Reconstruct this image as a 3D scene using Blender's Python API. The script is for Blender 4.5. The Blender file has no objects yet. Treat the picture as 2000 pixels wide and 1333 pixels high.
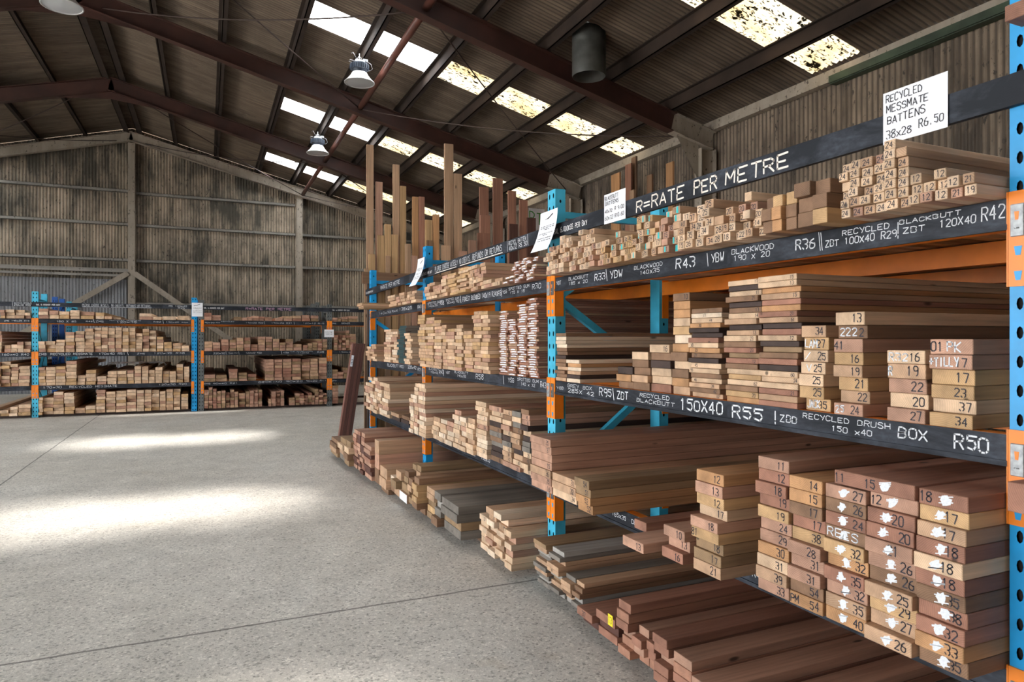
import bpy, math, random
from math import sin, cos, tan, atan, radians, pi, sqrt
from mathutils import Vector, Matrix

SC = bpy.context.scene
COL = SC.collection
rng = random.Random(7)

# ------------------------------------------------------------------ camera
EYE = 1.47                       # eye height, metres
YAW = radians(24.054)            # camera looks this far right of the aisle direction (+Y)
FPX = 1333.0                     # focal length in pixels of the 2000 px wide frame (24 mm)
cam = bpy.data.cameras.new('camera')
cam.sensor_width = 36.0
cam.lens = 36.0 * FPX / 2000.0
cam.shift_y = -4.5 / 2000.0
cam.dof.use_dof = True
cam.dof.focus_distance = 4.3
cam.dof.aperture_fstop = 8.0
co = bpy.data.objects.new('camera', cam)
co.location = (0, 0, EYE)
co.rotation_euler = (pi / 2, 0, -YAW)
COL.objects.link(co)
SC.camera = co

# ------------------------------------------------------------------ daylight and exposure
w = bpy.data.worlds.new('sky'); SC.world = w; w.use_nodes = True
bg = w.node_tree.nodes['Background']
bg.inputs[0].default_value = (0.93, 0.97, 1.0, 1)
bg.inputs[1].default_value = 12.5
sd = bpy.data.lights.new('sun', 'SUN'); sd.energy = 40.0; sd.angle = radians(11); sd.color = (1, 0.96, 0.9)
so = bpy.data.objects.new('sun', sd); COL.objects.link(so)
so.rotation_euler = Vector((-3.0, 0.25, -6.3)).to_track_quat('-Z', 'Y').to_euler()
SC.view_settings.view_transform = 'Standard'
SC.view_settings.look = 'None'
SC.view_settings.exposure = 0.25
SC.view_settings.gamma = 1.0
SC.view_settings.use_curve_mapping = False
SC.cycles.use_denoising = True
SC.cycles.max_bounces = 8
SC.cycles.diffuse_bounces = 5
SC.cycles.transparent_max_bounces = 12
SC.cycles.sample_clamp_indirect = 6.0


def portal(loc, size, direction):
    """guides sampling of the sky through a real opening; gives no light of its own"""
    l = bpy.data.lights.new('doorway_portal', 'AREA'); l.shape = 'RECTANGLE'; l.size, l.size_y = size
    l.cycles.is_portal = True
    o = bpy.data.objects.new('doorway_portal', l); COL.objects.link(o)
    o.location = loc
    o.rotation_euler = Vector(direction).to_track_quat('-Z', 'Y').to_euler()


# building measures
RX, RZ, PITCH = -1.92, 7.40, 0.256       # ridge position, ridge height of sheet, slope
WR, WL = 7.5, -11.34                     # side walls
YB, YF = 21.9, -9.0                      # back gable, front gable
FRAMES = [-4.9, -0.65, 3.6, 8.7, 12.95, 17.2]
GF = 21.45
SKY_Y = [(-2.6, -1.85), (1.7, 2.45), (5.95, 6.7), (10.5, 11.27), (14.98, 15.75), (19.62, 20.38)]
DOORS_L = [(-2.5, 4.5), (6.5, 12.0)]       # openings in the left wall (Y ranges)
DOOR_H = 4.3
portal((WL, 1.0, DOOR_H / 2), (7.0, DOOR_H), (1, 0, 0))
portal((WL, 9.25, DOOR_H / 2), (5.5, DOOR_H), (1, 0, 0))


def zroof(x):
    return RZ - PITCH * abs(x - RX)


# ------------------------------------------------------------------ materials
def nt(name):
    m = bpy.data.materials.new(name); m.use_nodes = True
    t = m.node_tree
    return m, t, t.nodes['Principled BSDF'], t.nodes['Material Output']


def plain(name, col, rough=0.6, metal=0.0, var=0.0, scale=6.0, bump=0.0):
    m, t, b, o = nt(name)
    b.inputs['Base Color'].default_value = (*col, 1)
    b.inputs['Roughness'].default_value = rough
    b.inputs['Metallic'].default_value = metal
    if var:
        tc = t.nodes.new('ShaderNodeTexCoord'); n = t.nodes.new('ShaderNodeTexNoise')
        n.inputs['Scale'].default_value = scale; n.inputs['Detail'].default_value = 6
        t.links.new(tc.outputs['Object'], n.inputs['Vector'])
        r = t.nodes.new('ShaderNodeValToRGB')
        r.color_ramp.elements[0].position = .3; r.color_ramp.elements[1].position = .7
        r.color_ramp.elements[0].color = (*[c * (1 - var) for c in col], 1)
        r.color_ramp.elements[1].color = (*[min(1, c * (1 + var)) for c in col], 1)
        t.links.new(n.outputs['Fac'], r.inputs[0]); t.links.new(r.outputs[0], b.inputs['Base Color'])
        if bump:
            bp = t.nodes.new('ShaderNodeBump'); bp.inputs['Strength'].default_value = bump
            t.links.new(n.outputs['Fac'], bp.inputs['Height']); t.links.new(bp.outputs[0], b.inputs['Normal'])
    return m


class NB:
    """small node-building helper"""
    def __init__(s, t): s.t = t
    def n(s, typ, **kw):
        x = s.t.nodes.new(typ)
        for k, v in kw.items(): setattr(x, k, v)
        return x
    def l(s, a, b): s.t.links.new(a, b)
    def math(s, op, a, b=None, clamp=False):
        x = s.n('ShaderNodeMath', operation=op); x.use_clamp = clamp
        for i, v in enumerate((a, b)):
            if v is None: continue
            if isinstance(v, (int, float)): x.inputs[i].default_value = v
            else: s.l(v, x.inputs[i])
        return x.outputs[0]
    def vmul(s, v, sc):
        x = s.n('ShaderNodeVectorMath', operation='MULTIPLY'); s.l(v, x.inputs[0]); x.inputs[1].default_value = sc
        return x.outputs[0]
    def noise(s, v, scale=1.0, detail=4.0, rough=.55, dist=0.0):
        x = s.n('ShaderNodeTexNoise'); s.l(v, x.inputs['Vector'])
        x.inputs['Scale'].default_value = scale; x.inputs['Detail'].default_value = detail
        x.inputs['Roughness'].default_value = rough; x.inputs['Distortion'].default_value = dist
        return x.outputs['Fac']
    def ramp(s, f, *stops):
        x = s.n('ShaderNodeValToRGB'); e = x.color_ramp.elements
        while len(e) < len(stops): e.new(.5)
        for i, (p, c) in enumerate(stops):
            e[i].position = p; e[i].color = (c, c, c, 1) if isinstance(c, (int, float)) else (*c, 1)
        s.l(f, x.inputs[0]); return x.outputs[0]
    def mix(s, f, a, b, mode='MIX'):
        x = s.n('ShaderNodeMix', data_type='RGBA', blend_type=mode)
        for i, v in ((0, f), (6, a), (7, b)):
            if isinstance(v, (int, float)): x.inputs[i].default_value = v
            elif isinstance(v, tuple): x.inputs[i].default_value = (*v, 1)
            else: s.l(v, x.inputs[i])
        return x.outputs[2]


def timber_material():
    m, t, b, o = nt('timber'); N = NB(t)
    tc = N.n('ShaderNodeTexCoord'); oi = N.n('ShaderNodeObjectInfo')
    sh = N.n('ShaderNodeVectorMath', operation='ADD')
    cx = N.n('ShaderNodeCombineXYZ')
    r50 = N.math('MULTIPLY', oi.outputs['Random'], 61.0)
    for i in range(3): N.l(r50, cx.inputs[i])
    N.l(tc.outputs['Object'], sh.inputs[0]); N.l(cx.outputs[0], sh.inputs[1])
    v = sh.outputs[0]
    # long grain: streaks along the length (local y)
    g1 = N.noise(N.vmul(v, (55, 1.6, 55)), 1.0, 5, .6)
    g2 = N.noise(N.vmul(v, (9, .45, 9)), 1.0, 3, .5, .6)
    side = N.mix(1.0, N.ramp(g1, (.3, .72), (.7, 1.14)), N.ramp(g2, (.3, .78), (.72, 1.18)), 'MULTIPLY')
    # end grain: growth rings about a random heart
    sp = N.n('ShaderNodeSeparateXYZ'); N.l(tc.outputs['Object'], sp.inputs[0])
    r1 = N.math('FRACT', N.math('MULTIPLY', oi.outputs['Random'], 17.31))
    r2 = N.math('FRACT', N.math('MULTIPLY', oi.outputs['Random'], 29.77))
    dx = N.math('SUBTRACT', sp.outputs[0], N.math('MULTIPLY', N.math('SUBTRACT', r1, .5), .34))
    dz = N.math('SUBTRACT', sp.outputs[2], N.math('MULTIPLY', N.math('SUBTRACT', r2, .5), .34))
    rad = N.math('SQRT', N.math('ADD', N.math('MULTIPLY', dx, dx), N.math('MULTIPLY', dz, dz)))
    nz = N.noise(N.vmul(v, (22, 22, 22)), 1.0, 3)
    ph = N.math('ADD', N.math('MULTIPLY', rad, 1250.0), N.math('MULTIPLY', nz, 16.0))
    ring = N.math('SINE', ph)
    ends = N.mix(1.0, N.ramp(N.math('ADD', N.math('MULTIPLY', ring, .5), .5), (0, .83), (1, 1.07)),
                 N.ramp(N.noise(N.vmul(v, (14, 14, 14)), 1.0, 4), (.3, .68), (.7, 1.2)), 'MULTIPLY')
    vt = N.n('ShaderNodeVectorTransform', vector_type='NORMAL', convert_from='WORLD', convert_to='OBJECT')
    ge = N.n('ShaderNodeNewGeometry'); N.l(ge.outputs['Normal'], vt.inputs[0])
    sn = N.n('ShaderNodeSeparateXYZ'); N.l(vt.outputs[0], sn.inputs[0])
    em = N.math('GREATER_THAN', N.math('ABSOLUTE', sn.outputs[1]), .7)
    pat = N.mix(em, side, ends)
    c = N.mix(1.0, oi.outputs['Color'], pat, 'MULTIPLY')
    hsv = N.n('ShaderNodeHueSaturation'); N.l(c, hsv.inputs['Color'])
    N.l(N.math('ADD', N.math('MULTIPLY', r2, .3), .9), hsv.inputs['Value'])
    # nail holes and dark knots
    vo = N.n('ShaderNodeTexVoronoi'); N.l(N.vmul(v, (7, 2.2, 7)), vo.inputs['Vector']); vo.inputs['Scale'].default_value = 1.0
    kn = N.ramp(vo.outputs['Distance'], (.035, 0.25), (.075, 1.0))
    N.l(N.mix(1.0, hsv.outputs[0], kn, 'MULTIPLY'), b.inputs['Base Color'])
    b.inputs['Roughness'].default_value = .62
    b.inputs['Specular IOR Level'].default_value = .3
    bp = N.n('ShaderNodeBump'); bp.inputs['Strength'].default_value = .12; bp.inputs['Distance'].default_value = .004
    N.l(g1, bp.inputs['Height']); N.l(bp.outputs[0], b.inputs['Normal'])
    return m


def chalkboard_material():
    m, t, b, o = nt('chalkboard_paint'); N = NB(t)
    tc = N.n('ShaderNodeTexCoord')
    a = N.noise(N.vmul(tc.outputs['Object'], (3.2, 3, 9)), 1.0, 6, .65, .8)
    f = N.noise(N.vmul(tc.outputs['Object'], (30, 10, 70)), 1.0, 3)
    s = N.math('MULTIPLY', N.ramp(a, (.46, 0), (.8, 1)), N.ramp(f, (.35, .4), (.7, 1)))
    N.l(N.mix(s, (.0095, .0115, .017), (.085, .097, .125)), b.inputs['Base Color'])
    b.inputs['Roughness'].default_value = .6; b.inputs['Specular IOR Level'].default_value = .25
    return m


def concrete_material():
    m, t, b, o = nt('concrete_slab'); N = NB(t)
    ge = N.n('ShaderNodeNewGeometry'); p = ge.outputs['Position']
    big = N.noise(N.vmul(p, (.35, .35, .35)), 1, 5, .6)
    mid = N.noise(N.vmul(p, (3, 3, 3)), 1, 6, .65)
    ag = N.n('ShaderNodeTexVoronoi'); N.l(N.vmul(p, (85, 85, 85)), ag.inputs['Vector']); ag.inputs['Scale'].default_value = 1
    agc = N.n('ShaderNodeSeparateColor'); N.l(ag.outputs['Color'], agc.inputs[0])
    fine = N.noise(N.vmul(p, (140, 140, 140)), 1, 3, .7)
    c = N.mix(N.ramp(big, (.35, 0), (.7, 1)), (.52, .485, .43), (.62, .595, .55))
    c = N.mix(1.0, c, N.ramp(mid, (.3, .84), (.7, 1.1)), 'MULTIPLY')
    c = N.mix(1.0, c, N.ramp(agc.outputs[0], (.0, .55), (.22, .97), (.8, 1.0), (1.0, 1.3)), 'MULTIPLY')
    c = N.mix(1.0, c, N.ramp(fine, (.3, .8), (.7, 1.14)), 'MULTIPLY')
    # pits in the worn surface
    pit = N.noise(N.vmul(p, (26, 26, 26)), 1, 3, .7)
    c = N.mix(1.0, c, N.ramp(pit, (.29, .45), (.37, 1.0)), 'MULTIPLY')
    # rusty stains
    st = N.noise(N.vmul(p, (1.1, 1.1, 1.1)), 1, 4, .6)
    c = N.mix(N.math('MULTIPLY', N.ramp(st, (.64, 0), (.76, 1)), .35), c, (.42, .30, .16))
    # saw cuts between pours
    sp = N.n('ShaderNodeSeparateXYZ'); N.l(p, sp.inputs[0])
    wob = N.math('MULTIPLY', N.math('SUBTRACT', N.noise(N.vmul(p, (5, 5, 5)), 1, 3), .5), .02)
    for ax, at in ((1, 3.74), (0, -1.9)):
        d = N.math('ABSOLUTE', N.math('ADD', N.math('SUBTRACT', sp.outputs[ax], at), wob))
        c = N.mix(N.math('MULTIPLY', N.math('LESS_THAN', d, .009), .75), c, (.10, .09, .08))
    N.l(c, b.inputs['Base Color'])
    b.inputs['Roughness'].default_value = .8
    bp = N.n('ShaderNodeBump'); bp.inputs['Strength'].default_value = .35; bp.inputs['Distance'].default_value = .004
    N.l(N.math('ADD', fine, N.math('MULTIPLY', pit, 2.0)), bp.inputs['Height']); N.l(bp.outputs[0], b.inputs['Normal'])
    return m


def sheet_material(name, base, dirt_shade, speck, vert_axis, amount=.55, metal=0.0, lo=.42, hi=.58, prof=None):
    """dirty old corrugated sheet; streaks run along vert_axis (0,1,2)"""
    m, t, b, o = nt(name); N = NB(t)
    ge = N.n('ShaderNodeNewGeometry'); p = ge.outputs['Position']
    sc = [5.0, 5.0, 5.0]; sc[vert_axis] = .8
    s1 = N.noise(N.vmul(p, tuple(sc)), 1, 6, .65, .3)
    s2 = N.noise(N.vmul(p, (.55, .55, .55)), 1, 5, .65)
    s3 = N.noise(N.vmul(p, (17, 17, 9)), 1, 4, .7)
    k = N.math('ADD', N.math('MULTIPLY', s1, .5), N.math('MULTIPLY', s2, .5))
    c = N.mix(N.math('MULTIPLY', N.ramp(k, (lo, 1), (hi, 0)), amount, True), base, dirt_shade)
    if prof is not None:      # shading of the corrugation's hollows painted into the colour
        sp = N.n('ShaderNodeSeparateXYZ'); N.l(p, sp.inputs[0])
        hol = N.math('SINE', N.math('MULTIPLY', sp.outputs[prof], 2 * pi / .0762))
        c = N.mix(N.math('MULTIPLY', N.ramp(hol, (.1, 0), (.8, 1)), .6 if prof == 0 else .85), c, dirt_shade)
    c = N.mix(N.ramp(s3, (.60, 0), (.66, .85)), c, speck)
    N.l(c, b.inputs['Base Color'])
    b.inputs['Roughness'].default_value = .7; b.inputs['Metallic'].default_value = metal
    return m


def roof_material():
    m, t, b, o = nt('roof_sheet'); N = NB(t)
    ge = N.n('ShaderNodeNewGeometry'); p = ge.outputs['Position']
    s1 = N.noise(N.vmul(p, (.9, 7.0, .9)), 1, 5, .65)
    s2 = N.noise(N.vmul(p, (.5, .5, .5)), 1, 5, .65)
    c = N.mix(N.ramp(s1, (.35, 0), (.65, 1)), (.10, .074, .054), (.185, .139, .10))
    c = N.mix(1.0, c, N.ramp(s2, (.3, .7), (.65, 1.1)), 'MULTIPLY')
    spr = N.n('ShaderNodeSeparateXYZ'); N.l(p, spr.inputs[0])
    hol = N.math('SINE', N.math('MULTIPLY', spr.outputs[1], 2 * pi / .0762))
    c = N.mix(N.math('MULTIPLY', N.ramp(hol, (.1, 0), (.8, 1)), .7), c, (.035, .027, .021))  # hollows darkened in the colour, painted shading of the corrugation
    # side laps every 0.762 m, dark broken lines running down the slope
    sp = N.n('ShaderNodeSeparateXYZ'); N.l(p, sp.inputs[0])
    lap = N.math('ABSOLUTE', N.math('SUBTRACT', N.math('FRACT', N.math('MULTIPLY', sp.outputs[1], 1 / .762)), .5))
    brk = N.ramp(N.noise(N.vmul(p, (1.6, 1.1, 1.6)), 1, 3), (.45, 0), (.55, 1))
    line = N.math('MULTIPLY', N.math('LESS_THAN', lap, .017), brk)
    c = N.mix(N.math('MULTIPLY', line, .85), c, (.02, .016, .013))
    # darker blotches scattered at random over the sheets
    s3 = N.noise(N.vmul(p, (2.2, 2.2, 2.2)), 1, 6, .7)
    c = N.mix(N.math('MULTIPLY', N.ramp(s3, (.58, 0), (.68, 1)), .5), c, (.045, .035, .03))
    N.l(c, b.inputs['Base Color']); b.inputs['Roughness'].default_value = .75
    return m


def skylight_clear():
    m, t, b, o = nt('clear_fibreglass'); N = NB(t)
    t.nodes.remove(b)
    tr = N.n('ShaderNodeBsdfTransparent'); tr.inputs[0].default_value = (.62, .62, .62, 1)
    tl = N.n('ShaderNodeBsdfTranslucent'); tl.inputs[0].default_value = (.85, .88, .9, 1)
    mx = N.n('ShaderNodeMixShader'); mx.inputs[0].default_value = .5
    N.l(tr.outputs[0], mx.inputs[1]); N.l(tl.outputs[0], mx.inputs[2])
    ge = N.n('ShaderNodeNewGeometry')
    nz = N.noise(N.vmul(ge.outputs['Position'], (2.2, 9, 2.2)), 1, 5, .7)
    df = N.n('ShaderNodeBsdfDiffuse'); df.inputs[0].default_value = (.12, .12, .14, 1)
    m2 = N.n('ShaderNodeMixShader'); N.l(N.ramp(nz, (.74, 0), (.78, .8)), m2.inputs[0])
    N.l(mx.outputs[0], m2.inputs[1]); N.l(df.outputs[0], m2.inputs[2])
    N.l(m2.outputs[0], o.inputs[0])
    return m


def skylight_mossy():
    m, t, b, o = nt('mossy_fibreglass'); N = NB(t)
    t.nodes.remove(b)
    ge = N.n('ShaderNodeNewGeometry'); p = ge.outputs['Position']
    n1 = N.noise(N.vmul(p, (11, 26, 11)), 1, 5, .7, .6)
    n2 = N.noise(N.vmul(p, (3.4, 3.4, 3.4)), 1, 4, .6)
    n3 = N.noise(N.vmul(p, (1.3, 2.4, 1.3)), 1, 3, .6)
    tint = N.mix(N.ramp(n3, (.35, 0), (.65, 1)), (.072, .053, .026), (.088, .078, .058))
    tl = N.n('ShaderNodeBsdfTranslucent'); N.l(tint, tl.inputs[0])
    df = N.n('ShaderNodeBsdfDiffuse'); df.inputs[0].default_value = (.035, .03, .018, 1)
    mask = N.math('MAXIMUM', N.ramp(n1, (.535, 0), (.575, 1)), N.ramp(n2, (.62, 0), (.65, 1)))
    mx = N.n('ShaderNodeMixShader'); N.l(mask, mx.inputs[0])
    N.l(tl.outputs[0], mx.inputs[1]); N.l(df.outputs[0], mx.inputs[2]); N.l(mx.outputs[0], o.inputs[0])
    return m


def film_material():
    m, t, b, o = nt('plastic_film')
    b.inputs['Base Color'].default_value = (.75, .76, .78, 1); b.inputs['Roughness'].default_value = .18
    b.inputs['Alpha'].default_value = .42
    return m


M = dict(
    timber=timber_material(), chalkboard=chalkboard_material(), concrete=concrete_material(),
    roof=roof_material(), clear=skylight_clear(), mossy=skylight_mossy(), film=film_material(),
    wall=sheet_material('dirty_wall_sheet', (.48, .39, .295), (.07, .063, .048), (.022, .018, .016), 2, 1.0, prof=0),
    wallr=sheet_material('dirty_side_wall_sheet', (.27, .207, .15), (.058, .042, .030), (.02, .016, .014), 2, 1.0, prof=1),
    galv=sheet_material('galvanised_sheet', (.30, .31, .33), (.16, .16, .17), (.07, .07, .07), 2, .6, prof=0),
    pale=sheet_material('pale_painted_steel', (.36, .31, .255), (.20, .165, .13), (.05, .04, .034), 2, .6),
    girt=sheet_material('dusty_girt_steel', (.33, .31, .28), (.15, .14, .13), (.05, .04, .04), 0, .7),
    oxide=plain('red_oxide_steel', (.042, .014, .0095), .6, 0, .35, 3),
    purlin=plain('dark_purlin_steel', (.026, .015, .010), .95, 0, .4, 3),
    pipe=plain('red_oxide_pipe', (.11, .036, .024), .5, 0, .25, 3),
    rod=plain('dark_rod', (.05, .03, .025), .6),
    duct=plain('weathered_zinc', (.06, .062, .058), .55, .35, .35, 7),
    eavegreen=plain('green_gutter_paint', (.035, .055, .032), .6, 0, .4, 4),
    blue=plain('blue_rack_paint', (.006, .29, .63), .42, 0, .12, 9),
    bluelight=plain('light_blue_rack_paint', (.05, .42, .62), .45, 0, .18, 9),
    bluedark=plain('dark_blue_rack_paint', (.01, .09, .36), .45, 0, .15, 9),
    rackgrey=plain('grey_rack_paint', (.12, .13, .13), .5, .1, .25, 9),
    orange=plain('orange_rack_paint', (.80, .215, .012), .42, 0, .12, 8),
    dark=plain('dark_hollow', (.004, .004, .005), .9),
    railpaint=chalkboard_material(),
    chalk=plain('white_chalk', (.72, .74, .78), .9, 0, .12, 300),
    cream=plain('cream_chalk', (.86, .79, .72), .9, 0, .1, 300),
    pink=plain('pink_chalk', (.62, .36, .52), .9, 0, .1, 300),
    print=plain('white_print', (.88, .88, .88), .6),
    ink=plain('black_marker', (.022, .02, .03), .6),
    teal=plain('teal_paint', (.03, .45, .47), .6),
    greenpaint=plain('green_painted_end', (.012, .045, .05), .5),
    paper=plain('white_card', (.83, .84, .88), .6, 0, .02, 5),
    yellow=plain('yellow_tag', (.85, .68, .02), .6),
    greenink=plain('green_lettering', (.06, .35, .05), .6),
    zinc=plain('zinc_plate', (.34, .35, .36), .5, .5, .3, 60),
    clipgrey=plain('grey_clip_steel', (.13, .13, .14), .4, .6),
    alu=plain('spun_aluminium', (.72, .74, .76), .35, .65),
    shade=plain('white_reflector', (.72, .72, .73), .4),
    gear=plain('dark_blue_grey_housing', (.025, .034, .052), .5, .2),
    cable=plain('grey_cable', (.25, .25, .26), .6),
    apron=plain('outside_concrete', (.48, .46, .43), .9, 0, .15, .5),
)
M['lens'] = None
_m, _t, _b, _o = nt('clear_prismatic_lens')
_b.inputs['Base Color'].default_value = (.62, .64, .67, 1); _b.inputs['Roughness'].default_value = .25
_b.inputs['Transmission Weight'].default_value = .35
M['lens'] = _m


# ------------------------------------------------------------------ mesh building
class MB:
    def __init__(s): s.v, s.f, s.mi, s.mats = [], [], [], []
    def slot(s, mat):
        if mat not in s.mats: s.mats.append(mat)
        return s.mats.index(mat)
    def face(s, idx, mat): s.f.append(idx); s.mi.append(s.slot(mat))
    def box(s, a, b, mat, top=None):
        """box between corners; top = optional (dx0, dx1) z-shift for the x0 / x1 ends (sloping rails)"""
        (x0, y0, z0), (x1, y1, z1) = a, b
        k = len(s.v); d0, d1 = top or (0, 0)
        s.v += [(x0, y0, z0 + d0), (x1, y0, z0 + d1), (x1, y1, z0 + d1), (x0, y1, z0 + d0),
                (x0, y0, z1 + d0), (x1, y0, z1 + d1), (x1, y1, z1 + d1), (x0, y1, z1 + d0)]
        for q in ((0, 3, 2, 1), (4, 5, 6, 7), (0, 1, 5, 4), (1, 2, 6, 5), (2, 3, 7, 6), (3, 0, 4, 7)):
            s.face([k + i for i in q], mat)
        return s
    def bevbox(s, a, b, c, mat):
        """box with chamfered edges"""
        k = len(s.v)
        lo, hi = a, b
        vid = {}
        for sx in (0, 1):
            for sy in (0, 1):
                for sz in (0, 1):
                    sg = (sx, sy, sz)
                    cor = [hi[i] if sg[i] else lo[i] for i in range(3)]
                    for ax in range(3):
                        p = list(cor)
                        for j in range(3):
                            if j != ax: p[j] += (-c if sg[j] else c)
                        vid[(sg, ax)] = len(s.v); s.v.append(tuple(p))
        def quad(ids, outward):
            p = [Vector(s.v[i]) for i in ids]
            n = (p[1] - p[0]).cross(p[2] - p[0])
            if n.dot(Vector(outward)) < 0: ids = ids[::-1]
            s.face(ids, mat)
        for ax in range(3):
            o1, o2 = [j for j in range(3) if j != ax]
            for sd in (0, 1):
                ids = []
                for (p, q) in ((0, 0), (1, 0), (1, 1), (0, 1)):
                    sg = [0, 0, 0]; sg[ax] = sd; sg[o1] = p; sg[o2] = q
                    ids.append(vid[(tuple(sg), ax)])
                out = [0, 0, 0]; out[ax] = 1 if sd else -1
                quad(ids, out)
            # edges along axis ax
            for (p, q) in ((0, 0), (1, 0), (1, 1), (0, 1)):
                sg0 = [0, 0, 0]; sg0[o1] = p; sg0[o2] = q
                sg1 = list(sg0); sg1[ax] = 1
                ids = [vid[(tuple(sg0), o1)], vid[(tuple(sg1), o1)], vid[(tuple(sg1), o2)], vid[(tuple(sg0), o2)]]
                out = [0, 0, 0]; out[o1] = 1 if p else -1; out[o2] = 1 if q else -1
                quad(ids, out)
        for sx in (0, 1):
            for sy in (0, 1):
                for sz in (0, 1):
                    sg = (sx, sy, sz)
                    quad([vid[(sg, 0)], vid[(sg, 1)], vid[(sg, 2)]], [1 if i else -1 for i in sg])
        return s
    def quadstrip(s, ra, rb, mat):
        k = len(s.v); n = len(ra); s.v += list(ra) + list(rb)
        for i in range(n - 1): s.face([k + i, k + i + 1, k + n + i + 1, k + n + i], mat)
        return s
    def tube(s, pts, r, mat, seg=8):
        pts = [Vector(p) for p in pts]; k0 = len(s.v)
        rs = r if isinstance(r, (list, tuple)) else [r] * len(pts)
        for i, p in enumerate(pts):
            d = (pts[min(i + 1, len(pts) - 1)] - pts[max(i - 1, 0)]).normalized()
            up = Vector((0, 0, 1)) if abs(d.z) < .95 else Vector((1, 0, 0))
            a = d.cross(up).normalized(); b = d.cross(a)
            for j in range(seg):
                t = 2 * pi * j / seg
                s.v.append(tuple(p + a * (cos(t) * rs[i]) + b * (sin(t) * rs[i])))
        for i in range(len(pts) - 1):
            for j in range(seg):
                s.face([k0 + i * seg + j, k0 + i * seg + (j + 1) % seg, k0 + (i + 1) * seg + (j + 1) % seg, k0 + (i + 1) * seg + j], mat)
        s.face([k0 + j for j in range(seg)][::-1], mat)
        s.face([k0 + (len(pts) - 1) * seg + j for j in range(seg)], mat)
        return s
    def lathe(s, prof, mat, seg=32, centre=(0, 0, 0)):
        k0 = len(s.v); cx, cy, cz = centre
        for r, z in prof:
            for j in range(seg):
                t = 2 * pi * j / seg; s.v.append((cx + r * cos(t), cy + r * sin(t), cz + z))
        for i in range(len(prof) - 1):
            for j in range(seg):
                s.face([k0 + i * seg + j, k0 + i * seg + (j + 1) % seg, k0 + (i + 1) * seg + (j + 1) % seg, k0 + (i + 1) * seg + j], mat)
        return s
    def ribbon(s, pts, wd, y, mat):
        """flat stroke in the local x-z plane at depth y, facing -y, with rounded joins"""
        for i in range(len(pts) - 1):
            (ax, az), (bx, bz) = pts[i], pts[i + 1]
            L = sqrt((bx - ax) ** 2 + (bz - az) ** 2)
            if L < 1e-6: continue
            ux, uz = (bx - ax) / L, (bz - az) / L; nx, nz = -uz * wd / 2, ux * wd / 2
            e = wd * .35
            k = len(s.v)
            s.v += [(ax - ux * e + nx * .6, y, az - uz * e + nz * .6), (ax - ux * e - nx * .6, y, az - uz * e - nz * .6),
                    (ax - nx, y, az - nz), (bx - nx, y, bz - nz), (bx + ux * e - nx * .6, y, bz + uz * e - nz * .6),
                    (bx + ux * e + nx * .6, y, bz + uz * e + nz * .6), (bx + nx, y, bz + nz), (ax + nx, y, az + nz)]
            s.face([k, k + 1, k + 2, k + 3, k + 4, k + 5, k + 6, k + 7], mat)
        return s
    def mesh(s, name, smooth=False):
        me = bpy.data.meshes.new(name); me.from_pydata(s.v, [], s.f)
        for mt in s.mats: me.materials.append(mt)
        me.polygons.foreach_set('material_index', s.mi)
        if smooth: me.polygons.foreach_set('use_smooth', [True] * len(s.f))
        me.update(); return me
    def build(s, name, parent=None, smooth=False, loc=None, rot=None):
        o = bpy.data.objects.new(name, s.mesh(name, smooth)); COL.objects.link(o)
        if loc: o.location = loc
        if rot: o.rotation_euler = rot
        if parent: o.parent = parent
        return o


def tag(o, label, cat, group=None):
    o['label'] = label; o['category'] = cat
    if group: o['group'] = group
    return o


def struct(o):
    o['kind'] = 'structure'; return o


def empty(name, loc, rot=(0, 0, 0)):
    o = bpy.data.objects.new(name, None); o.empty_display_size = .2; COL.objects.link(o)
    o.location = loc; o.rotation_euler = rot; return o


# ------------------------------------------------------------------ stroke lettering (handwriting)
GL = {
 'A': '002640 1232', 'B': '0006 0626454433 03 0333424130 00', 'C': '4536160501103041', 'D': '0006 062644423000',
 'E': '460600 40 0333', 'F': '4606 0600 0333', 'G': '45361605011030414323', 'H': '0006 4046 0343', 'I': '2026', 'J': '4641301001',
 'K': '0006 4603 0340', 'L': '060040', 'M': '0006224640', 'N': '00064046', 'O': '1605011030414536 16', 'P': '0006 0636454433 03',
 'Q': '160501103041453616 2240', 'R': '0006 0636454433 03 2340', 'S': '4536160504334241301001', 'T': '0646 2620', 'U': '0601103041 46',
 'V': '062046', 'W': '0610233046', 'X': '0640 0046', 'Y': '0623 4620', 'Z': '06460040',
 '0': '1605011030414536 16', '1': '1526 2620', '2': '05163645440040', '3': '0636454433 2333424130 1001', '4': '360242 3530',
 '5': '46060434423001 01', '6': '36150201103041433304', '7': '064620', '8': '16050433424130100102134536 16', '9': '4433130516364541 30',
 '=': '0242 0444', '.': '2021', ',': '2110', '-': '0343', '+': '0343 2125', "'": '2625', 'x': '0440 0044', '/': '0046', '|': '2007', '!': '2622 2021', ':': '2120 2423',
}
GLP = {}
for _c, _s in GL.items():
    st, cur = [], []
    for tok in _s.split(' '):
        pts = [(int(tok[i]) / 4.0, int(tok[i + 1]) / 6.0) for i in range(0, len(tok) - 1, 2)]
        if len(pts) == 1 and st: st[-1].append(pts[0])
        else: st.append(pts)
    GLP[_c] = st


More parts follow.
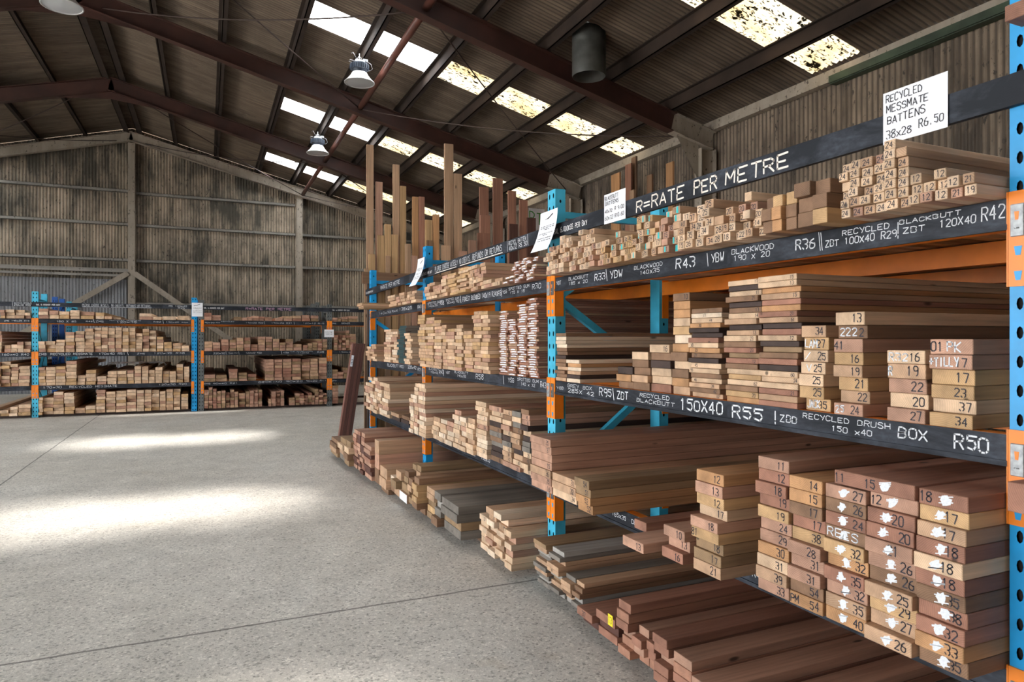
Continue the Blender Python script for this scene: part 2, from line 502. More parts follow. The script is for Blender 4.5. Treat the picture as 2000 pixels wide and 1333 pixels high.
def strokes(txt, x0, z0, wd, h, rg, aspect=None, slope=0.0):
    """polylines of txt written from x0 over width wd, height h (local x-z)"""
    n = max(len(txt), 1); adv = wd / n; cw = adv * .72
    out = []
    for i, ch in enumerate(txt):
        if ch == ' ': continue
        cx = x0 + i * adv + rg.uniform(-.04, .04) * adv; cz = z0 + rg.uniform(-.05, .05) * h + slope * (cx - x0)
        hh = h * rg.uniform(.82, .97); lean = rg.uniform(-.02, .1)
        for st in GLP.get(ch, GLP['-']):
            out.append([(cx + (px + lean * pz) * cw + rg.uniform(-.02, .02) * cw, cz + pz * hh + rg.uniform(-.02, .02) * h) for px, pz in st])
    return out


def write(mb, txt, x0, x1, z0, z1, y, mat, rg, thick=None, slope=0.0):
    h = z1 - z0
    t = thick or max(.0024, min(.13 * h, .15 * (x1 - x0) / max(len(txt), 1)))
    for st in strokes(txt, x0, z0, x1 - x0, h, rg, slope=slope): mb.ribbon(st, t, y, mat)


# ------------------------------------------------------------------ the setting
A = 1.935        # X of the near rack's front plane
YFAR = 15.2      # Y of the far rack's front plane


def az(u): return YAW + atan((u - 1000.0) / FPX)
def y_at(u, X): return X / tan(az(u))          # where a sight line at frame column u meets the plane X
def x_at(u, Y): return Y * tan(az(u))          # ... and the plane Y


fl = MB(); fl.box((WL - 1, YF - 1, -.2), (WR + .4, YB + .4, 0), M['concrete']); struct(fl.build('floor'))
gd = MB(); gd.box((-60, -60, -.32), (40, 60, -.21), M['apron']); struct(gd.build('ground_outside'))


def corr(name, O, U, V, Nn, Lu, v0, v1, mat, pitch=.0762, amp=.011, seg=8, mb=None):
    """corrugated sheet: profile runs along U for Lu metres; for every u the sheet spans V from v0(u) to v1(u)"""
    own = mb is None
    mb = mb or MB(); O, U, V, Nn = map(Vector, (O, U, V, Nn))
    n = max(2, int(Lu / pitch * seg)); ra, rb = [], []
    for i in range(n + 1):
        u = Lu * i / n; d = Nn * (amp * sin(2 * pi * (u + (O.dot(U))) / pitch))
        ra.append(tuple(O + U * u + V * v0(u) + d)); rb.append(tuple(O + U * u + V * v1(u) + d))
    mb.quadstrip(ra, rb, mat)
    return mb.build(name, smooth=True) if own else mb


# back gable, right and left walls
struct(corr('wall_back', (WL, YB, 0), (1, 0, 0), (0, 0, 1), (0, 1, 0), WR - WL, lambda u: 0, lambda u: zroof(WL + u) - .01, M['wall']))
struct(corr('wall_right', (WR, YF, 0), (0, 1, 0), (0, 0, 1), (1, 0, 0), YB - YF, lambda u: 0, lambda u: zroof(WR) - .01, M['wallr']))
lw = MB()
ys = [YF]
for a_, b_ in DOORS_L: ys += [a_, b_]
ys.append(YB)
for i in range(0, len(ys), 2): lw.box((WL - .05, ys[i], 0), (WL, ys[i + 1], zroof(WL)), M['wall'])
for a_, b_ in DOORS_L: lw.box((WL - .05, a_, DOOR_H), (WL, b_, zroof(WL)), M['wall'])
struct(lw.build('wall_left'))
fw = MB()
fw.box((WL, YF - .05, 0), (WR, YF, 5.0), M['wall'])
k = len(fw.v)
fw.v += [(WL, YF, 4.99), (WR, YF, 4.99), (RX, YF, RZ), (WL, YF - .05, 4.99), (WR, YF - .05, 4.99), (RX, YF - .05, RZ)]
fw.face([k, k + 1, k + 2], M['wall']); fw.face([k + 5, k + 4, k + 3], M['wall'])
struct(fw.build('wall_front'))

# big galvanised sliding door in the gable, left of the middle column
dm = corr('', (-6.6, YB - .07, 0), (1, 0, 0), (0, 0, 1), (0, 1, 0), 4.55, lambda u: 0, lambda u: 3.12, M['galv'], mb=MB())
struct(dm.build('door_1', smooth=True))
tk = MB(); tk.box((-6.8, YB - .16, 3.2), (-2.02, YB - .06, 3.26), M['girt']); tk.box((-6.8, YB - .14, 3.32), (-2.02, YB - .06, 3.42), M['girt'])
struct(tk.build('trim_1'))

# roof sheets, with skylight strips left open
SL = sqrt(1 + PITCH * PITCH)
CLEAR = (1.36, 3.42)             # X range of the new clear sheets, the rest of each strip is old and mossy
wn = 0
for side in (1, -1):  # left slope's skylights are unseen, mirrored from the right and added for light
    U = (0, 1, 0); V = (side / SL, 0, -PITCH / SL); Nn = (side * PITCH / SL, 0, 1 / SL)
    Lfull = (WR + .12 - RX) * SL
    rm = MB(); y = YF - .3
    cut = lambda x: (x - RX) * SL
    for (s0, s1) in SKY_Y + [(YB + .05, None)]:
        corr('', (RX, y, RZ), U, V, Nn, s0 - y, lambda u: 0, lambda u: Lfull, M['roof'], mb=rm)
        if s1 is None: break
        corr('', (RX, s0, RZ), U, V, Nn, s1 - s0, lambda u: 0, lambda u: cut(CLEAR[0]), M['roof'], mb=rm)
        wn += 1
        struct(corr('window_%d' % wn, (RX, s0, RZ), U, V, Nn, s1 - s0, lambda u: cut(CLEAR[0]) - .05, lambda u: cut(CLEAR[1]), M['clear']))
        wn += 1
        struct(corr('window_%d' % wn, (RX, s0, RZ), U, V, Nn, s1 - s0, lambda u: cut(CLEAR[1]), lambda u: cut(WR - .12), M['mossy']))
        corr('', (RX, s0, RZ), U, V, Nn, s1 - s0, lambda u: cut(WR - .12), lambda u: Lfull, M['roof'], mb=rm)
        y = s1
    struct(rm.build('ceiling_right' if side > 0 else 'ceiling_left', smooth=True))
rc = MB()
for sd in (1, -1):
    rc.quadstrip([(RX, YF - .3, RZ + .05), (RX, YB + .05, RZ + .05)], [(RX + sd * .3, YF - .3, RZ + .04 - .3 * PITCH), (RX + sd * .3, YB + .05, RZ + .04 - .3 * PITCH)], M['roof'])
struct(rc.build('trim_2'))


def isection(mb, p0, p1, dep, wid, mat, up=(0, 0, 1), tf=.014, tw=.012):
    """I beam between p0 and p1 (top-centre line), dep deep below it, flanges wid wide"""
    p0, p1, up = Vector(p0), Vector(p1), Vector(up)
    d = (p1 - p0).normalized(); sdv = d.cross(up).normalized(); un = sdv.cross(d)
    def slab(a0, a1, hw):
        k = len(mb.v)
        for p in (p0, p1):
            for (o, q) in ((-hw, a0), (hw, a0), (hw, a1), (-hw, a1)): mb.v.append(tuple(p + sdv * o - un * q))
        for q in ((0, 1, 2, 3), (7, 6, 5, 4), (0, 4, 5, 1), (1, 5, 6, 2), (2, 6, 7, 3), (3, 7, 4, 0)): mb.face([k + i for i in q], mat)
    slab(0, tf, wid / 2); slab(tf, dep - tf, tw / 2); slab(dep - tf, dep, wid / 2)
    return mb


RT = .20                    # purlin depth between sheet and rafter
for yf in FRAMES + [GF]:
    g = yf == GF
    mt = M['pale'] if g else M['oxide']
    for sd in (1, -1):
        xk = WR - .22 if sd > 0 else WL + .22
        top = lambda x: zroof(x) - RT - .025
        xe = xk + sd * .15; xm = xk - sd * .62         # the last stretch by the wall is painted pale like the columns
        r = MB(); isection(r, (RX, yf, top(RX)), (xm, yf, top(xm)), .25 if g else .30, .16, mt)
        isection(r, (xm, yf, top(xm)), (xe, yf, top(xe)), .25 if g else .30, .16, M['pale'])
        if not g:      # haunch plates at ridge and knee
            k = len(r.v)
            for yy in (-.008, .008):
                r.v += [(RX, yf + yy, top(RX) - .28), (RX + sd * 1.1, yf + yy, top(RX + sd * 1.1) - .29), (RX, yf + yy, top(RX) - .46)]
            r.face([k, k + 1, k + 2], mt); r.face([k + 5, k + 4, k + 3], mt)
        struct(r.build('rafter_beam'))
        c = MB(); isection(c, (xk - sd * .16, yf, 0), (xk - sd * .16, yf, top(xk) - .33), .30, .17, M['pale'], up=(-sd, 0, 0))
        k = len(c.v)   # knee gusset
        xi = xk - sd * .16
        for yy in (-.01, .01):
            c.v += [(xi, yf + yy, top(xi) - .29), (xi - sd * .42, yf + yy, top(xi - sd * .42) - .30), (xi, yf + yy, top(xi) - .85)]
        c.face([k, k + 1, k + 2], M['pale']); c.face([k + 5, k + 4, k + 3], M['pale'])
        struct(c.build('wall_column'))

# purlins along the building
OFF = [.16, 1.09, 2.15, 3.27, 4.27, 5.34, 6.32, 7.38, 8.48]
for sd in (1, -1):
    for i, of in enumerate(OFF):
        x = RX + sd * of; z = zroof(x) - .02
        p = MB()
        p.box((x - .008, YF, z - RT), (x + .008, YB - .06, z - .005), M['purlin'])
        p.box((x - .008, YF, z - RT), (x + (.07 if i else .12), YB - .06, z - RT + .012), M['purlin'])
        p.box((x - (.06 if i else .01), YF, z - .02), (x + .008, YB - .06, z - .005), M['purlin'])
        struct(p.build('purlin_beam'))
# eave beams and gutter flashing on the right wall
e = MB(); e.box((WR - .14, YF, 4.80), (WR - .02, YB - .05, 4.86), M['pale']); e.box((WR - .10, YF, 4.86), (WR - .02, YB - .05, 4.97), M['pale']); struct(e.build('trim_3'))
e = MB(); e.box((WR - .13, YF, 4.77), (WR - .015, 6.4, 4.80), M['eavegreen']); e.box((WR - .155, YF, 4.78), (WR - .142, 6.4, 4.87), M['eavegreen']); struct(e.build('trim_4'))

# gable steelwork
for x, zt in ((RX, zroof(RX) - .5), (2.56, zroof(2.56) - .47)):
    c = MB(); isection(c, (x, GF + .1, 0), (x, GF + .1, zt), .2, .17, M['pale'], up=(0, -1, 0)); struct(c.build('wall_column'))
gn = [(WL + .2, RX - .1, (5.66, 4.73, 3.73)), (RX + .1, 2.46, (5.62, 4.72, 3.72, 2.52)), (2.66, WR - .3, (4.72, 3.72, 2.52))]
for x0, x1, zs in gn:
    for z in zs:
        if z > min(zroof(x0), zroof(x1)) - .3: 
            if x0 < RX: x0 = max(x0, RX - (RZ - .5 - z) / PITCH)
            else: x1 = min(x1, RX + (RZ - .5 - z) / PITCH)
        b = MB(); b.box((x0, YB - .10, z - .1), (x1, YB - .015, z - .088), M['girt']); b.box((x0, YB - .10, z - .1), (x1, YB - .09, z - .02), M['girt']); b.box((x0, YB - .1, z - .03), (x1, YB - .015, z - .02), M['girt'])
        struct(b.build('girt_beam'))
for p0, p1 in (((RX + .08, GF + .05, 3.28), (2.45, GF + .05, .05)), ((RX - .08, GF + .05, 3.28), (-6.6, GF + .05, .1))):
    b = MB(); d = (Vector(p1) - Vector(p0)).normalized(); n = Vector((-d.z, 0, d.x)) * .07
    k = len(b.v)
    for p in (Vector(p0), Vector(p1)):
        b.v += [tuple(p + n + Vector((0, -.03, 0))), tuple(p - n + Vector((0, -.03, 0))), tuple(p - n + Vector((0, .03, 0))), tuple(p + n + Vector((0, .03, 0)))]
    for q in ((0, 1, 2, 3), (7, 6, 5, 4), (0, 4, 5, 1), (1, 5, 6, 2), (2, 6, 7, 3), (3, 7, 4, 0)): b.face([k + i for i in q], M['pale'])
    struct(b.build('brace_beam'))

# round strut along the building, and rod cross-bracing in the roof
PX = 2.64
fs = FRAMES + [GF]
for a_, b_ in zip(fs[:-1], fs[1:]):
    z = zroof(PX) - RT - .19
    p = MB(); p.tube([(PX, a_ + .01, z), (PX, b_ - .01, z)], .055, M['pipe'], 14); o = struct(p.build('strut_beam', smooth=True))


def rod(p0, p1, sag=.06):
    pts = [Vector(p0).lerp(Vector(p1), t / 8) - Vector((0, 0, sag * 4 * (t / 8) * (1 - t / 8))) for t in range(9)]
    m = MB(); m.tube(pts, .011, M['rod'], 6); struct(m.build('brace_beam', smooth=True))


for a_, b_ in ((8.7, 12.95), (17.2, GF)):
    zz = lambda x: zroof(x) - RT - .22
    for (xa, xb) in ((RX + .35, PX), (PX, WR - .45), (RX - .35, -6.48)):
        rod((xa, a_, zz(xa)), (xb, b_, zz(xb)), .04); rod((xa, b_, zz(xa)), (xb, a_, zz(xb)), .16)

# ------------------------------------------------------------------ lamps and vent
def high_bay(x, y, zr, label, hang):
    t = tag(empty('high_bay_lamp', (x, y, zr)), label, 'lamp', 'high bay lamps hanging from the roof')
    s = MB(); R = .235
    prof = [(r_, z_ * .80) for r_, z_ in [(.105, .215), (.118, .205), (.150, .135), (.195, .065), (R, .015), (R + .006, 0), (R - .004, .002), (.19, .06), (.145, .13), (.113, .195), (.0, .2)]]
    s.lathe(prof, M['shade'], 40); s.build('lamp_shade', t, True)
    l = MB(); l.lathe([(0, -.012), (.1, -.010), (.2, .004), (R - .006, .006)], M['lens'], 40); l.build('lens', t, True)
    r = MB(); r.lathe([(R - .004, -.004), (R + .009, -.002), (R + .009, .008), (R - .004, .006)], M['alu'], 40); r.build('rim', t, True)
    h = MB(); h.lathe([(0, .165), (.11, .166), (.125, .21), (.14, .22), (.14, .30), (.12, .315), (0, .315)], M['gear'], 28)
    for i in range(26):
        a_ = 2 * pi * i / 26; c_, s_ = cos(a_), sin(a_)
        k = len(h.v)
        for q in ((.135, -.004), (.155, -.004), (.155, .004), (.135, .004)):
            for z in (.222, .298): h.v.append((c_ * q[0] - s_ * q[1], s_ * q[0] + c_ * q[1], z))
        for q in ((0, 2, 3, 1), (2, 4, 5, 3), (4, 6, 7, 5), (1, 3, 5, 7), (0, 6, 4, 2)): h.face([k + j for j in q], M['gear'])
    h.build('heat_sink_housing', t)
    d = MB(); d.bevbox((-.075, -.05, .318), (.075, .05, .37), .008, M['alu']); d.bevbox((.05, -.04, .345), (.13, .04, .395), .006, M['cable']); d.build('driver_box', t)
    hk = MB(); hk.tube([(0, 0, .37), (0, 0, .37 + hang)], .007, M['alu'], 8)
    hk.tube([(.028 * cos(i * pi / 6), 0, .40 + .028 * sin(i * pi / 6)) for i in range(13)], .006, M['alu'], 6); hk.build('hook', t, True)
    cb = MB(); cb.tube([(.12, 0, .37), (.19, .01, .34), (.215, .02, .27), (.17, .02, .23), (.15, .01, .25)], .004, M['cable'], 6)
    cb.tube([(-.07, 0, .35), (-.15, .0, .36), (-.17, .01, .33), (-.10, .01, .32)], .004, M['cable'], 6)
    cb.tube([(-.02, .02, .37), (-.1, .03, .5), (-.13, .02, .37 + hang * .9)], .004, M['cable'], 6); cb.build('cable', t, True)


for (x, y, z, lb, ex) in ((2.26, 11.15, 5.63, 'round white high bay lamp under the nearer clear skylight', 0),
                          (2.26, 15.75, 5.63, 'round white high bay lamp under the farther clear skylight', 0),
                          (-1.72, 10.45, 5.78, 'round high bay lamp hanging below the roof ridge, cut by the photo top edge', .75)):
    high_bay(x, y, z, lb, zroof(x) - RT - .02 - z - .37)

v = MB(); R = .225
v.lathe([(R, -.62), (R + .006, -.60), (R + .006, -.42), (R + .002, -.40), (R + .006, -.38), (R + .006, -.2), (R + .002, -.18), (R + .006, -.16), (R + .006, .25), (R - .004, .25), (R - .006, -.62), (R, -.62)], M['duct'], 40)
tag(v.build('roof_vent_pipe', smooth=True, loc=(4.78, 8.12, zroof(4.78))), 'open grey sheet metal vent pipe coming down through the roof', 'vent pipe')

# ------------------------------------------------------------------ pallet racking
NEAR = dict(rot=(0, 0, -pi / 2), map=lambda s, d, z: (A + d, -s, z))
FAR = dict(rot=(0, 0, 0), map=lambda s, d, z: (s, YFAR + d, z))
PW, PD = .10, .07                # post width and depth
LV = [.593, 1.216, 1.842]        # shelf levels (top of crossbars)
BH = .083


def zoff(s):                     # the far bays of the near rack sit a little lower (sloping slab)
    y = -s
    return -.0052 * max(0, y - 3.8)


def perforated(mb, W, H, pitch, cols, hw, hh, P, mat, z0=0.0):
    """plate W x H with oval slots; P(x, z) -> 3D point"""
    n = max(1, int(round(H / pitch))); pz = H / n; cw = W / cols
    for c in range(cols):
        for r in range(n):
            cx, cz = (c + .5) * cw, (r + .5) * pz + z0
            o8 = [(cx - cw / 2, cz - pz / 2), (cx, cz - pz / 2), (cx + cw / 2, cz - pz / 2), (cx + cw / 2, cz), (cx + cw / 2, cz + pz / 2), (cx, cz + pz / 2), (cx - cw / 2, cz + pz / 2), (cx - cw / 2, cz)]
            i8 = [(cx - hw * .7, cz - hh * .7), (cx, cz - hh), (cx + hw * .7, cz - hh * .7), (cx + hw, cz), (cx + hw * .7, cz + hh * .7), (cx, cz + hh), (cx - hw * .7, cz + hh * .7), (cx - hw, cz)]
            k = len(mb.v); mb.v += [P(*q) for q in o8 + i8]
            for j in range(8): mb.face([k + j, k + (j + 1) % 8, k + 8 + (j + 1) % 8, k + 8 + j], mat)


def post(H, mat, fine):
    """open section upright: slotted face, two side returns, back left open like rolled steel"""
    m = MB(); t = .0
    if fine:
        perforated(m, PW, H, .0762, 2, .0085, .017, lambda x, z: (x, 0, z), mat)
        perforated(m, PD, H, .1524, 1, .007, .011, lambda x, z: (PW, x, z), mat)
        perforated(m, PD, H, .1524, 1, .007, .011, lambda x, z: (0, PD - x, z), mat)
        k = len(m.v); m.v += [(0, PD, 0), (PW, PD, 0), (PW, PD, H), (0, PD, H), (0, 0, H), (PW, 0, H), (.006, .006, 0), (PW - .006, .006, 0), (PW - .006, .006, H), (.006, .006, H)]
        m.face([k + 1, k, k + 3, k + 2], mat); m.face([k + 4, k + 5, k + 2, k + 3], mat)
        k = len(m.v); m.v += [(.004, .012, .01), (PW - .004, .012, .01), (PW - .004, .012, H - .01), (.004, .012, H - .01)]
        m.face([k, k + 1, k + 2, k + 3], M['dark'])
        k = len(m.v); m.v += [(PW - .01, .004, .01), (PW - .01, PD - .004, .01), (PW - .01, PD - .004, H - .01), (PW - .01, .004, H - .01)]
        m.face([k, k + 1, k + 2, k + 3], M['dark'])
    else:
        m.box((0, 0, 0), (PW, PD, H), mat)
        n = int(H / .0762)
        for i in range(n):
            z = .05 + i * .0762
            for cx in (.028, .072):
                k = len(m.v); m.v += [(cx - .008, -.0006, z - .015), (cx + .008, -.0006, z - .015), (cx + .008, -.0006, z + .015), (cx - .008, -.0006, z + .015)]
                m.face([k, k + 1, k + 2, k + 3], M['dark'])
    return m


def frame(rack, s, d0, H, label, mat, fine=True, zo=0.0, rear=None, group='upright frames of the pallet racks'):
    root = tag(empty('rack_upright', rack['map'](s, d0, 0), rack['rot']), label, 'rack upright', group)
    rear = rear or mat
    m = post(H, mat, fine); m.build('post', root)
    m = post(H, rear, fine); o = m.build('post', root); o.location = (PW, .838, 0); o.rotation_euler = (0, 0, pi)
    for y in (.0, .838 - PD):
        b = MB(); b.box((-.02, y - .02, 0), (PW + .02, y + PD + .02, .006), M['rackgrey']); b.build('base_plate', root)
    zs = [.16, .62, 1.2, 1.72, H - .15]
    for i in range(len(zs) - 1):
        a_, b_ = (zs[i], zs[i + 1]) if i % 2 else (zs[i + 1], zs[i])
        c = MB(); p0, p1 = Vector((PW / 2, PD * .5, a_)), Vector((PW / 2, .838 - PD * .5, b_))
        c_d = (p1 - p0).normalized(); nn = Vector((1, 0, 0)).cross(c_d) * .021
        k = len(c.v)
        for p in (p0, p1):
            for (e, f) in ((-.02, 1), (.02, 1), (.02, -1), (-.02, -1)): c.v.append(tuple(p + Vector((e, 0, 0)) + nn * f))
        for q in ((0, 1, 2, 3), (7, 6, 5, 4), (0, 4, 5, 1), (1, 5, 6, 2), (2, 6, 7, 3), (3, 7, 4, 0)): c.face([k + j for j in q], mat)
        c.build('brace', root)
    for z in (zs[0], zs[-1]):
        c = MB(); c.box((PW / 2 - .02, PD, z - .02), (PW / 2 + .02, .838 - PD, z + .02), mat); c.build('brace', root)
    return root


def crossbar(rack, s0, s1, d, z0, z1, label, texts=(), front=True, fine=True, group='crossbars of the pallet racks', clip=True, depth=.05, orange=True):
    """shelf crossbar between two posts; front ones carry a chalkboard face with prices. texts: (string, sL, sR, f0, f1, material)"""
    L = s1 - s0
    root = tag(empty('shelf_crossbar', rack['map'](s0, d, z0), rack['rot']), label, 'rack beam', group)
    dz = z1 - z0
    b = MB(); b.box((.005, .004 if front else 0, -BH), (L - .005, depth, 0), M['orange'], (0, dz))
    b.build('bar', root)
    sl = dz / L
    if front:
        c = MB(); c.box((.003, -.001, -BH + .0125), (L - .003, .0035, -.0005), M['chalkboard'], (0, dz)); c.box((.003, -.007, -BH - .001), (L - .003, .0035, -BH + .014), M['chalkboard'], (0, dz)); c.build('chalkboard_face', root)
    for x, sg, zz in ((0, -1, 0), (L, 1, dz)):
        e = MB(); x0, x1 = (x - .048, x) if sg < 0 else (x, x + .048)
        if front: e.box((x0, -.006, zz - .235), (x1, -.001, zz + .015), M['orange'])
        xa = x + .0012 if sg < 0 else x - .0045
        e.box((xa, -.006 if front else .0, zz - .235), (xa + .0033, .055 if front else .05, zz + .015), M['orange'])
        for q in ((-.13, -.195) if front else ()):
            k = len(e.v); cx = (x0 + x1) / 2
            e.v += [(cx - .010, -.0066, zz + q), (cx - .006, -.0066, zz + q - .024), (cx + .006, -.0066, zz + q - .024), (cx + .010, -.0066, zz + q)]; e.face([k, k + 1, k + 2, k + 3], M['blue'])
        ep = e.build('end_connector', root)
        if clip and front:
            q = MB(); cx = (x0 + x1) / 2
            q.bevbox((cx - .017, -.012, zz - .105), (cx + .017, -.0064, zz - .02), .002, M['zinc'] if sg > 0 else M['clipgrey'])
            k = len(q.v); q.v += [(cx - .006, -.0126, zz - .04), (cx - .004, -.0126, zz - .062), (cx + .004, -.0126, zz - .062), (cx + .006, -.0126, zz - .04)]; q.face([k, k + 1, k + 2, k + 3], M['orange'])
            q.lathe([(0, 0), (.006, 0), (.006, .003)], M['zinc'], 10, (cx, -.0125, zz - .085))
            q.build('safety_clip', ep)
    rg = random.Random(int(abs(s0 * 1000) + z0 * 100))
    for (tx, a_, b_, f0, f1, mt) in texts:
        m = MB()
        if f1 - f0 < .5: f0, f1 = f0 + .03, f1 - .06
        f1 = min(f1, .9)
        za = -BH + .016 + (BH - .018) * f0 + sl * (a_ - s0); zb = -BH + .016 + (BH - .018) * f1 + sl * (a_ - s0)
        write(m, tx, a_ - s0, b_ - s0, za, zb, -.0016, M[mt], rg, slope=sl)
        m.build('chalk_lettering', root)
    return root


def board_rail(rack, s0, s1, d, z0, z1, label, texts, h=.084, group='black price rails along the rack tops'):
    L = s1 - s0; dz = z1 - z0; sl = dz / L
    root = tag(empty('price_rail', rack['map'](s0, d, z0), rack['rot']), label, 'sign board', group)
    b = MB(); b.box((0, 0, -h), (L, .019, 0), M['railpaint'], (0, dz)); b.build('board', root)
    rg = random.Random(int(abs(s0 * 900)))
    for (tx, a_, b_, f0, f1, mt) in texts:
        m = MB()
        if tx == '__':
            m.ribbon([(a_ - s0, -h + h * f0 + sl * (a_ - s0)), (b_ - s0, -h + h * f0 + sl * (b_ - s0))], .006, -.0016, M[mt]); m.build('chalk_underline', root); continue
        bold = tx.startswith('SWL')
        write(m, tx, a_ - s0, b_ - s0, -h + h * f0 + sl * (a_ - s0), -h + h * f1 + sl * (a_ - s0), -.0016, M[mt], rg, slope=sl, thick=(b_ - a_) / len(tx) * .22 if bold else None)
        m.build('lettering', root)
    for x in (.05, L - .05):
        s_ = MB(); s_.lathe([(.0, -.004), (.005, -.003), (.007, 0)], M['zinc'], 12); o = s_.build('screw', root, True)
        o.location = (x, 0, -h / 2 + sl * x); o.rotation_euler = (-pi / 2, 0, 0); o.rotation_euler = (pi / 2, 0, 0)
    return root


S = lambda u, X=A: -y_at(u, X)      # near-rack position along the front for a frame column


def T(tx, u0, u1, f0=.12, f1=.88, mt='chalk'): return (tx, S(u0), S(u1), f0, f1, mt)


# near rack: four front uprights, left edges measured at these frame columns
NP = [S(721.5), S(826), S(1070), S(1972)]
NPn = ['at the far end of the rack beside the standing planks', 'second from the far end of the long rack', 'third from the far end, half way along the rack', 'nearest one, at the right edge of the photo']
for s, nm in zip(NP, NPn):
    zo = zoff(s)
    frame(NEAR, s, 0, 2.385 + zo if s < -2 else 3.2, 'blue slotted upright frame ' + nm, M['blue'] if s > -3 else M['bluelight'] if s > -5 else M['blue'], True, zo)
for i, s in enumerate(NP):
    for j, d in enumerate((1.75, 3.35)):
        frame(NEAR, s, d, 2.385 + zoff(s), 'blue upright frame in the %s row behind the %s front upright' % (('second', 'third')[j], ('farthest', 'second farthest', 'middle', 'nearest')[i]), M['blue'], False, 0)

B1 = (NP[2] + PW, NP[3]); B2 = (NP[1] + PW, NP[2]); B3 = (NP[0] + PW, NP[1])
TX = {
 (1, 2): [T('YBT', 1087, 1097, .3, .75), T('BLACKBUTT', 1111, 1150, .52, .92), T('185 x 20', 1111, 1149, .1, .48), T('R33', 1162, 1184, .2, .82), T('|', 1184, 1190, .02, .98), T('YBW', 1192, 1218, .18, .8),
          T('BLACKWOOD', 1239, 1296, .54, .92), T('140X35', 1250, 1290, .1, .5), T('R43', 1321, 1361, .15, .9), T('|', 1381, 1388, .04, .98), T('YBW', 1390, 1416, .2, .85), T('BLACKWOOD', 1430, 1514, .5, .93), T('190 X 20', 1434, 1506, .08, .5),
          T('R36', 1555, 1596, .2, .8), T('|', 1600, 1608, .02, 1.0), T('|', 1604, 1612, .02, 1.0), T('RECYCLED', 1646, 1740, .56, .94), T('ZBT 100X40 R29', 1613, 1755, .1, .56), T('!', 1751, 1762, .0, .9),
          T('BLACKBUTT', 1758, 1880, .66, .98), T('ZBT', 1765, 1810, .2, .6), T('120X40', 1836, 1910, .22, .66), T('R42', 1918, 1967, .25, .85)],
 (1, 1): [T('YGB', 1088, 1102, .25, .6), T('GREY BOX', 1109, 1158, .55, .95), T('285X 42', 1110, 1162, .08, .52), T('R95', 1171, 1197, .2, .85), T('|', 1197, 1204, .02, .98), T('ZBT', 1206, 1229, .2, .85), T('RECYCLED', 1250, 1310, .56, .95), T('BLACKBUTT', 1244, 1320, .14, .52),
          T('150X40', 1329, 1416, .1, .9), T('R55', 1431, 1496, .08, .88), T('!', 1510, 1524, .05, .9), T('ZBB', 1524, 1560, .2, .7), T('RECYCLED BRUSH', 1569, 1743, .58, .96), T('150 x40', 1625, 1707, .1, .5), T('BOX', 1755, 1817, .3, .82), T('R50', 1865, 1938, .18, .86)],
 (1, 0): [T('165x35', 1196, 1224, .3, .75), T('DB', 1234, 1246, .3, .75), T('R47 150x40', 1470, 1556, .3, .85), T('|', 1618, 1626, .1, .9), T('ZBT', 1628, 1675, .3, .8), T('R45', 1728, 1806, .2, .85)],
 (2, 2): [T('SPOTTED GUM', 836, 862, .52, .92), T('140x30', 836, 856, .1, .5), T('R58', 860, 868, .2, .8), T('SPOTTED GUM', 871, 897, .55, .95), T('80x40 R27', 874, 901, .15, .55), T('|', 899, 903, .05, .95), T('FOREST BLENDED 140x19 R24', 904, 970, .2, .8), T('XFB', 970, 980, .2, .8),
          T('|', 979, 983, .0, 1.0), T('YSG', 982, 991, .3, .75), T('SPOTTED GUM', 994, 1035, .54, .95), T('175 X 18', 996, 1026, .12, .5), T('R30', 1040, 1058, .3, .8)],
 (2, 1): [T('BLACKBUTT', 838, 858, .55, .95), T('195x42', 840, 856, .1, .5), T('R43', 858, 868, .2, .75), T('|', 865, 869, .0, .95), T('YBT', 871, 880, .3, .75), T('BLACKBUTT', 888, 915, .55, .95), T('190x35', 893, 911, .1, .5), T('R58', 930, 946, .2, .8), T('|', 983, 987, .02, .98),
          T('YSG', 993, 1005, .3, .8), T('SPOTTED GUM', 1011, 1053, .55, .96), T('140 x 32', 1018, 1046, .12, .52), T('R43', 1056, 1068, .2, .8)],
 (2, 0): [T('150x35', 940, 958, .3, .8), T('FLOORING 90x19 R12', 855, 930, .3, .75)],
 (3, 2): [T('140x32', 740, 765, .2, .7), T('R44', 766, 778, .2, .7), T('135x25', 780, 806, .3, .8), T('R41', 816, 825, .2, .8)],
 (3, 1): [T('BLACKBUTT', 757, 779, .3, .8), T('R50', 781, 789, .3, .8), T('205x42', 797, 814, .4, .9), T('R71', 816, 825, .2, .7)],
 (3, 0): [],
}
bn = {1: 'near', 2: 'middle', 3: 'far'}; ln = {2: 'top', 1: 'second', 0: 'lowest'}
for bay, (s0, s1) in ((1, B1), (2, B2), (3, B3)):
    for l in range(3):
        crossbar(NEAR, s0, s1, 0, LV[l] + zoff(s0), LV[l] + zoff(s1), 'black chalked front crossbar of the %s shelf, %s bay of the long rack' % (ln[l], bn[bay]), TX[(bay, l)])
        crossbar(NEAR, s0, s1, .838 - .05, LV[l] + zoff(s0) - .004, LV[l] + zoff(s1) - .004, 'plain orange rear crossbar of the %s shelf, %s bay of the long rack' % (ln[l], bn[bay]), (), False)
        for rw, d in (('second', 1.75), ('third', 3.35)):
            crossbar(NEAR, s0, s1, d, LV[l] + zoff(s0) - .004, LV[l] + zoff(s1) - .004, 'orange crossbar in the %s row behind, %s shelf, %s bay' % (rw, ln[l], bn[bay]), (), False)

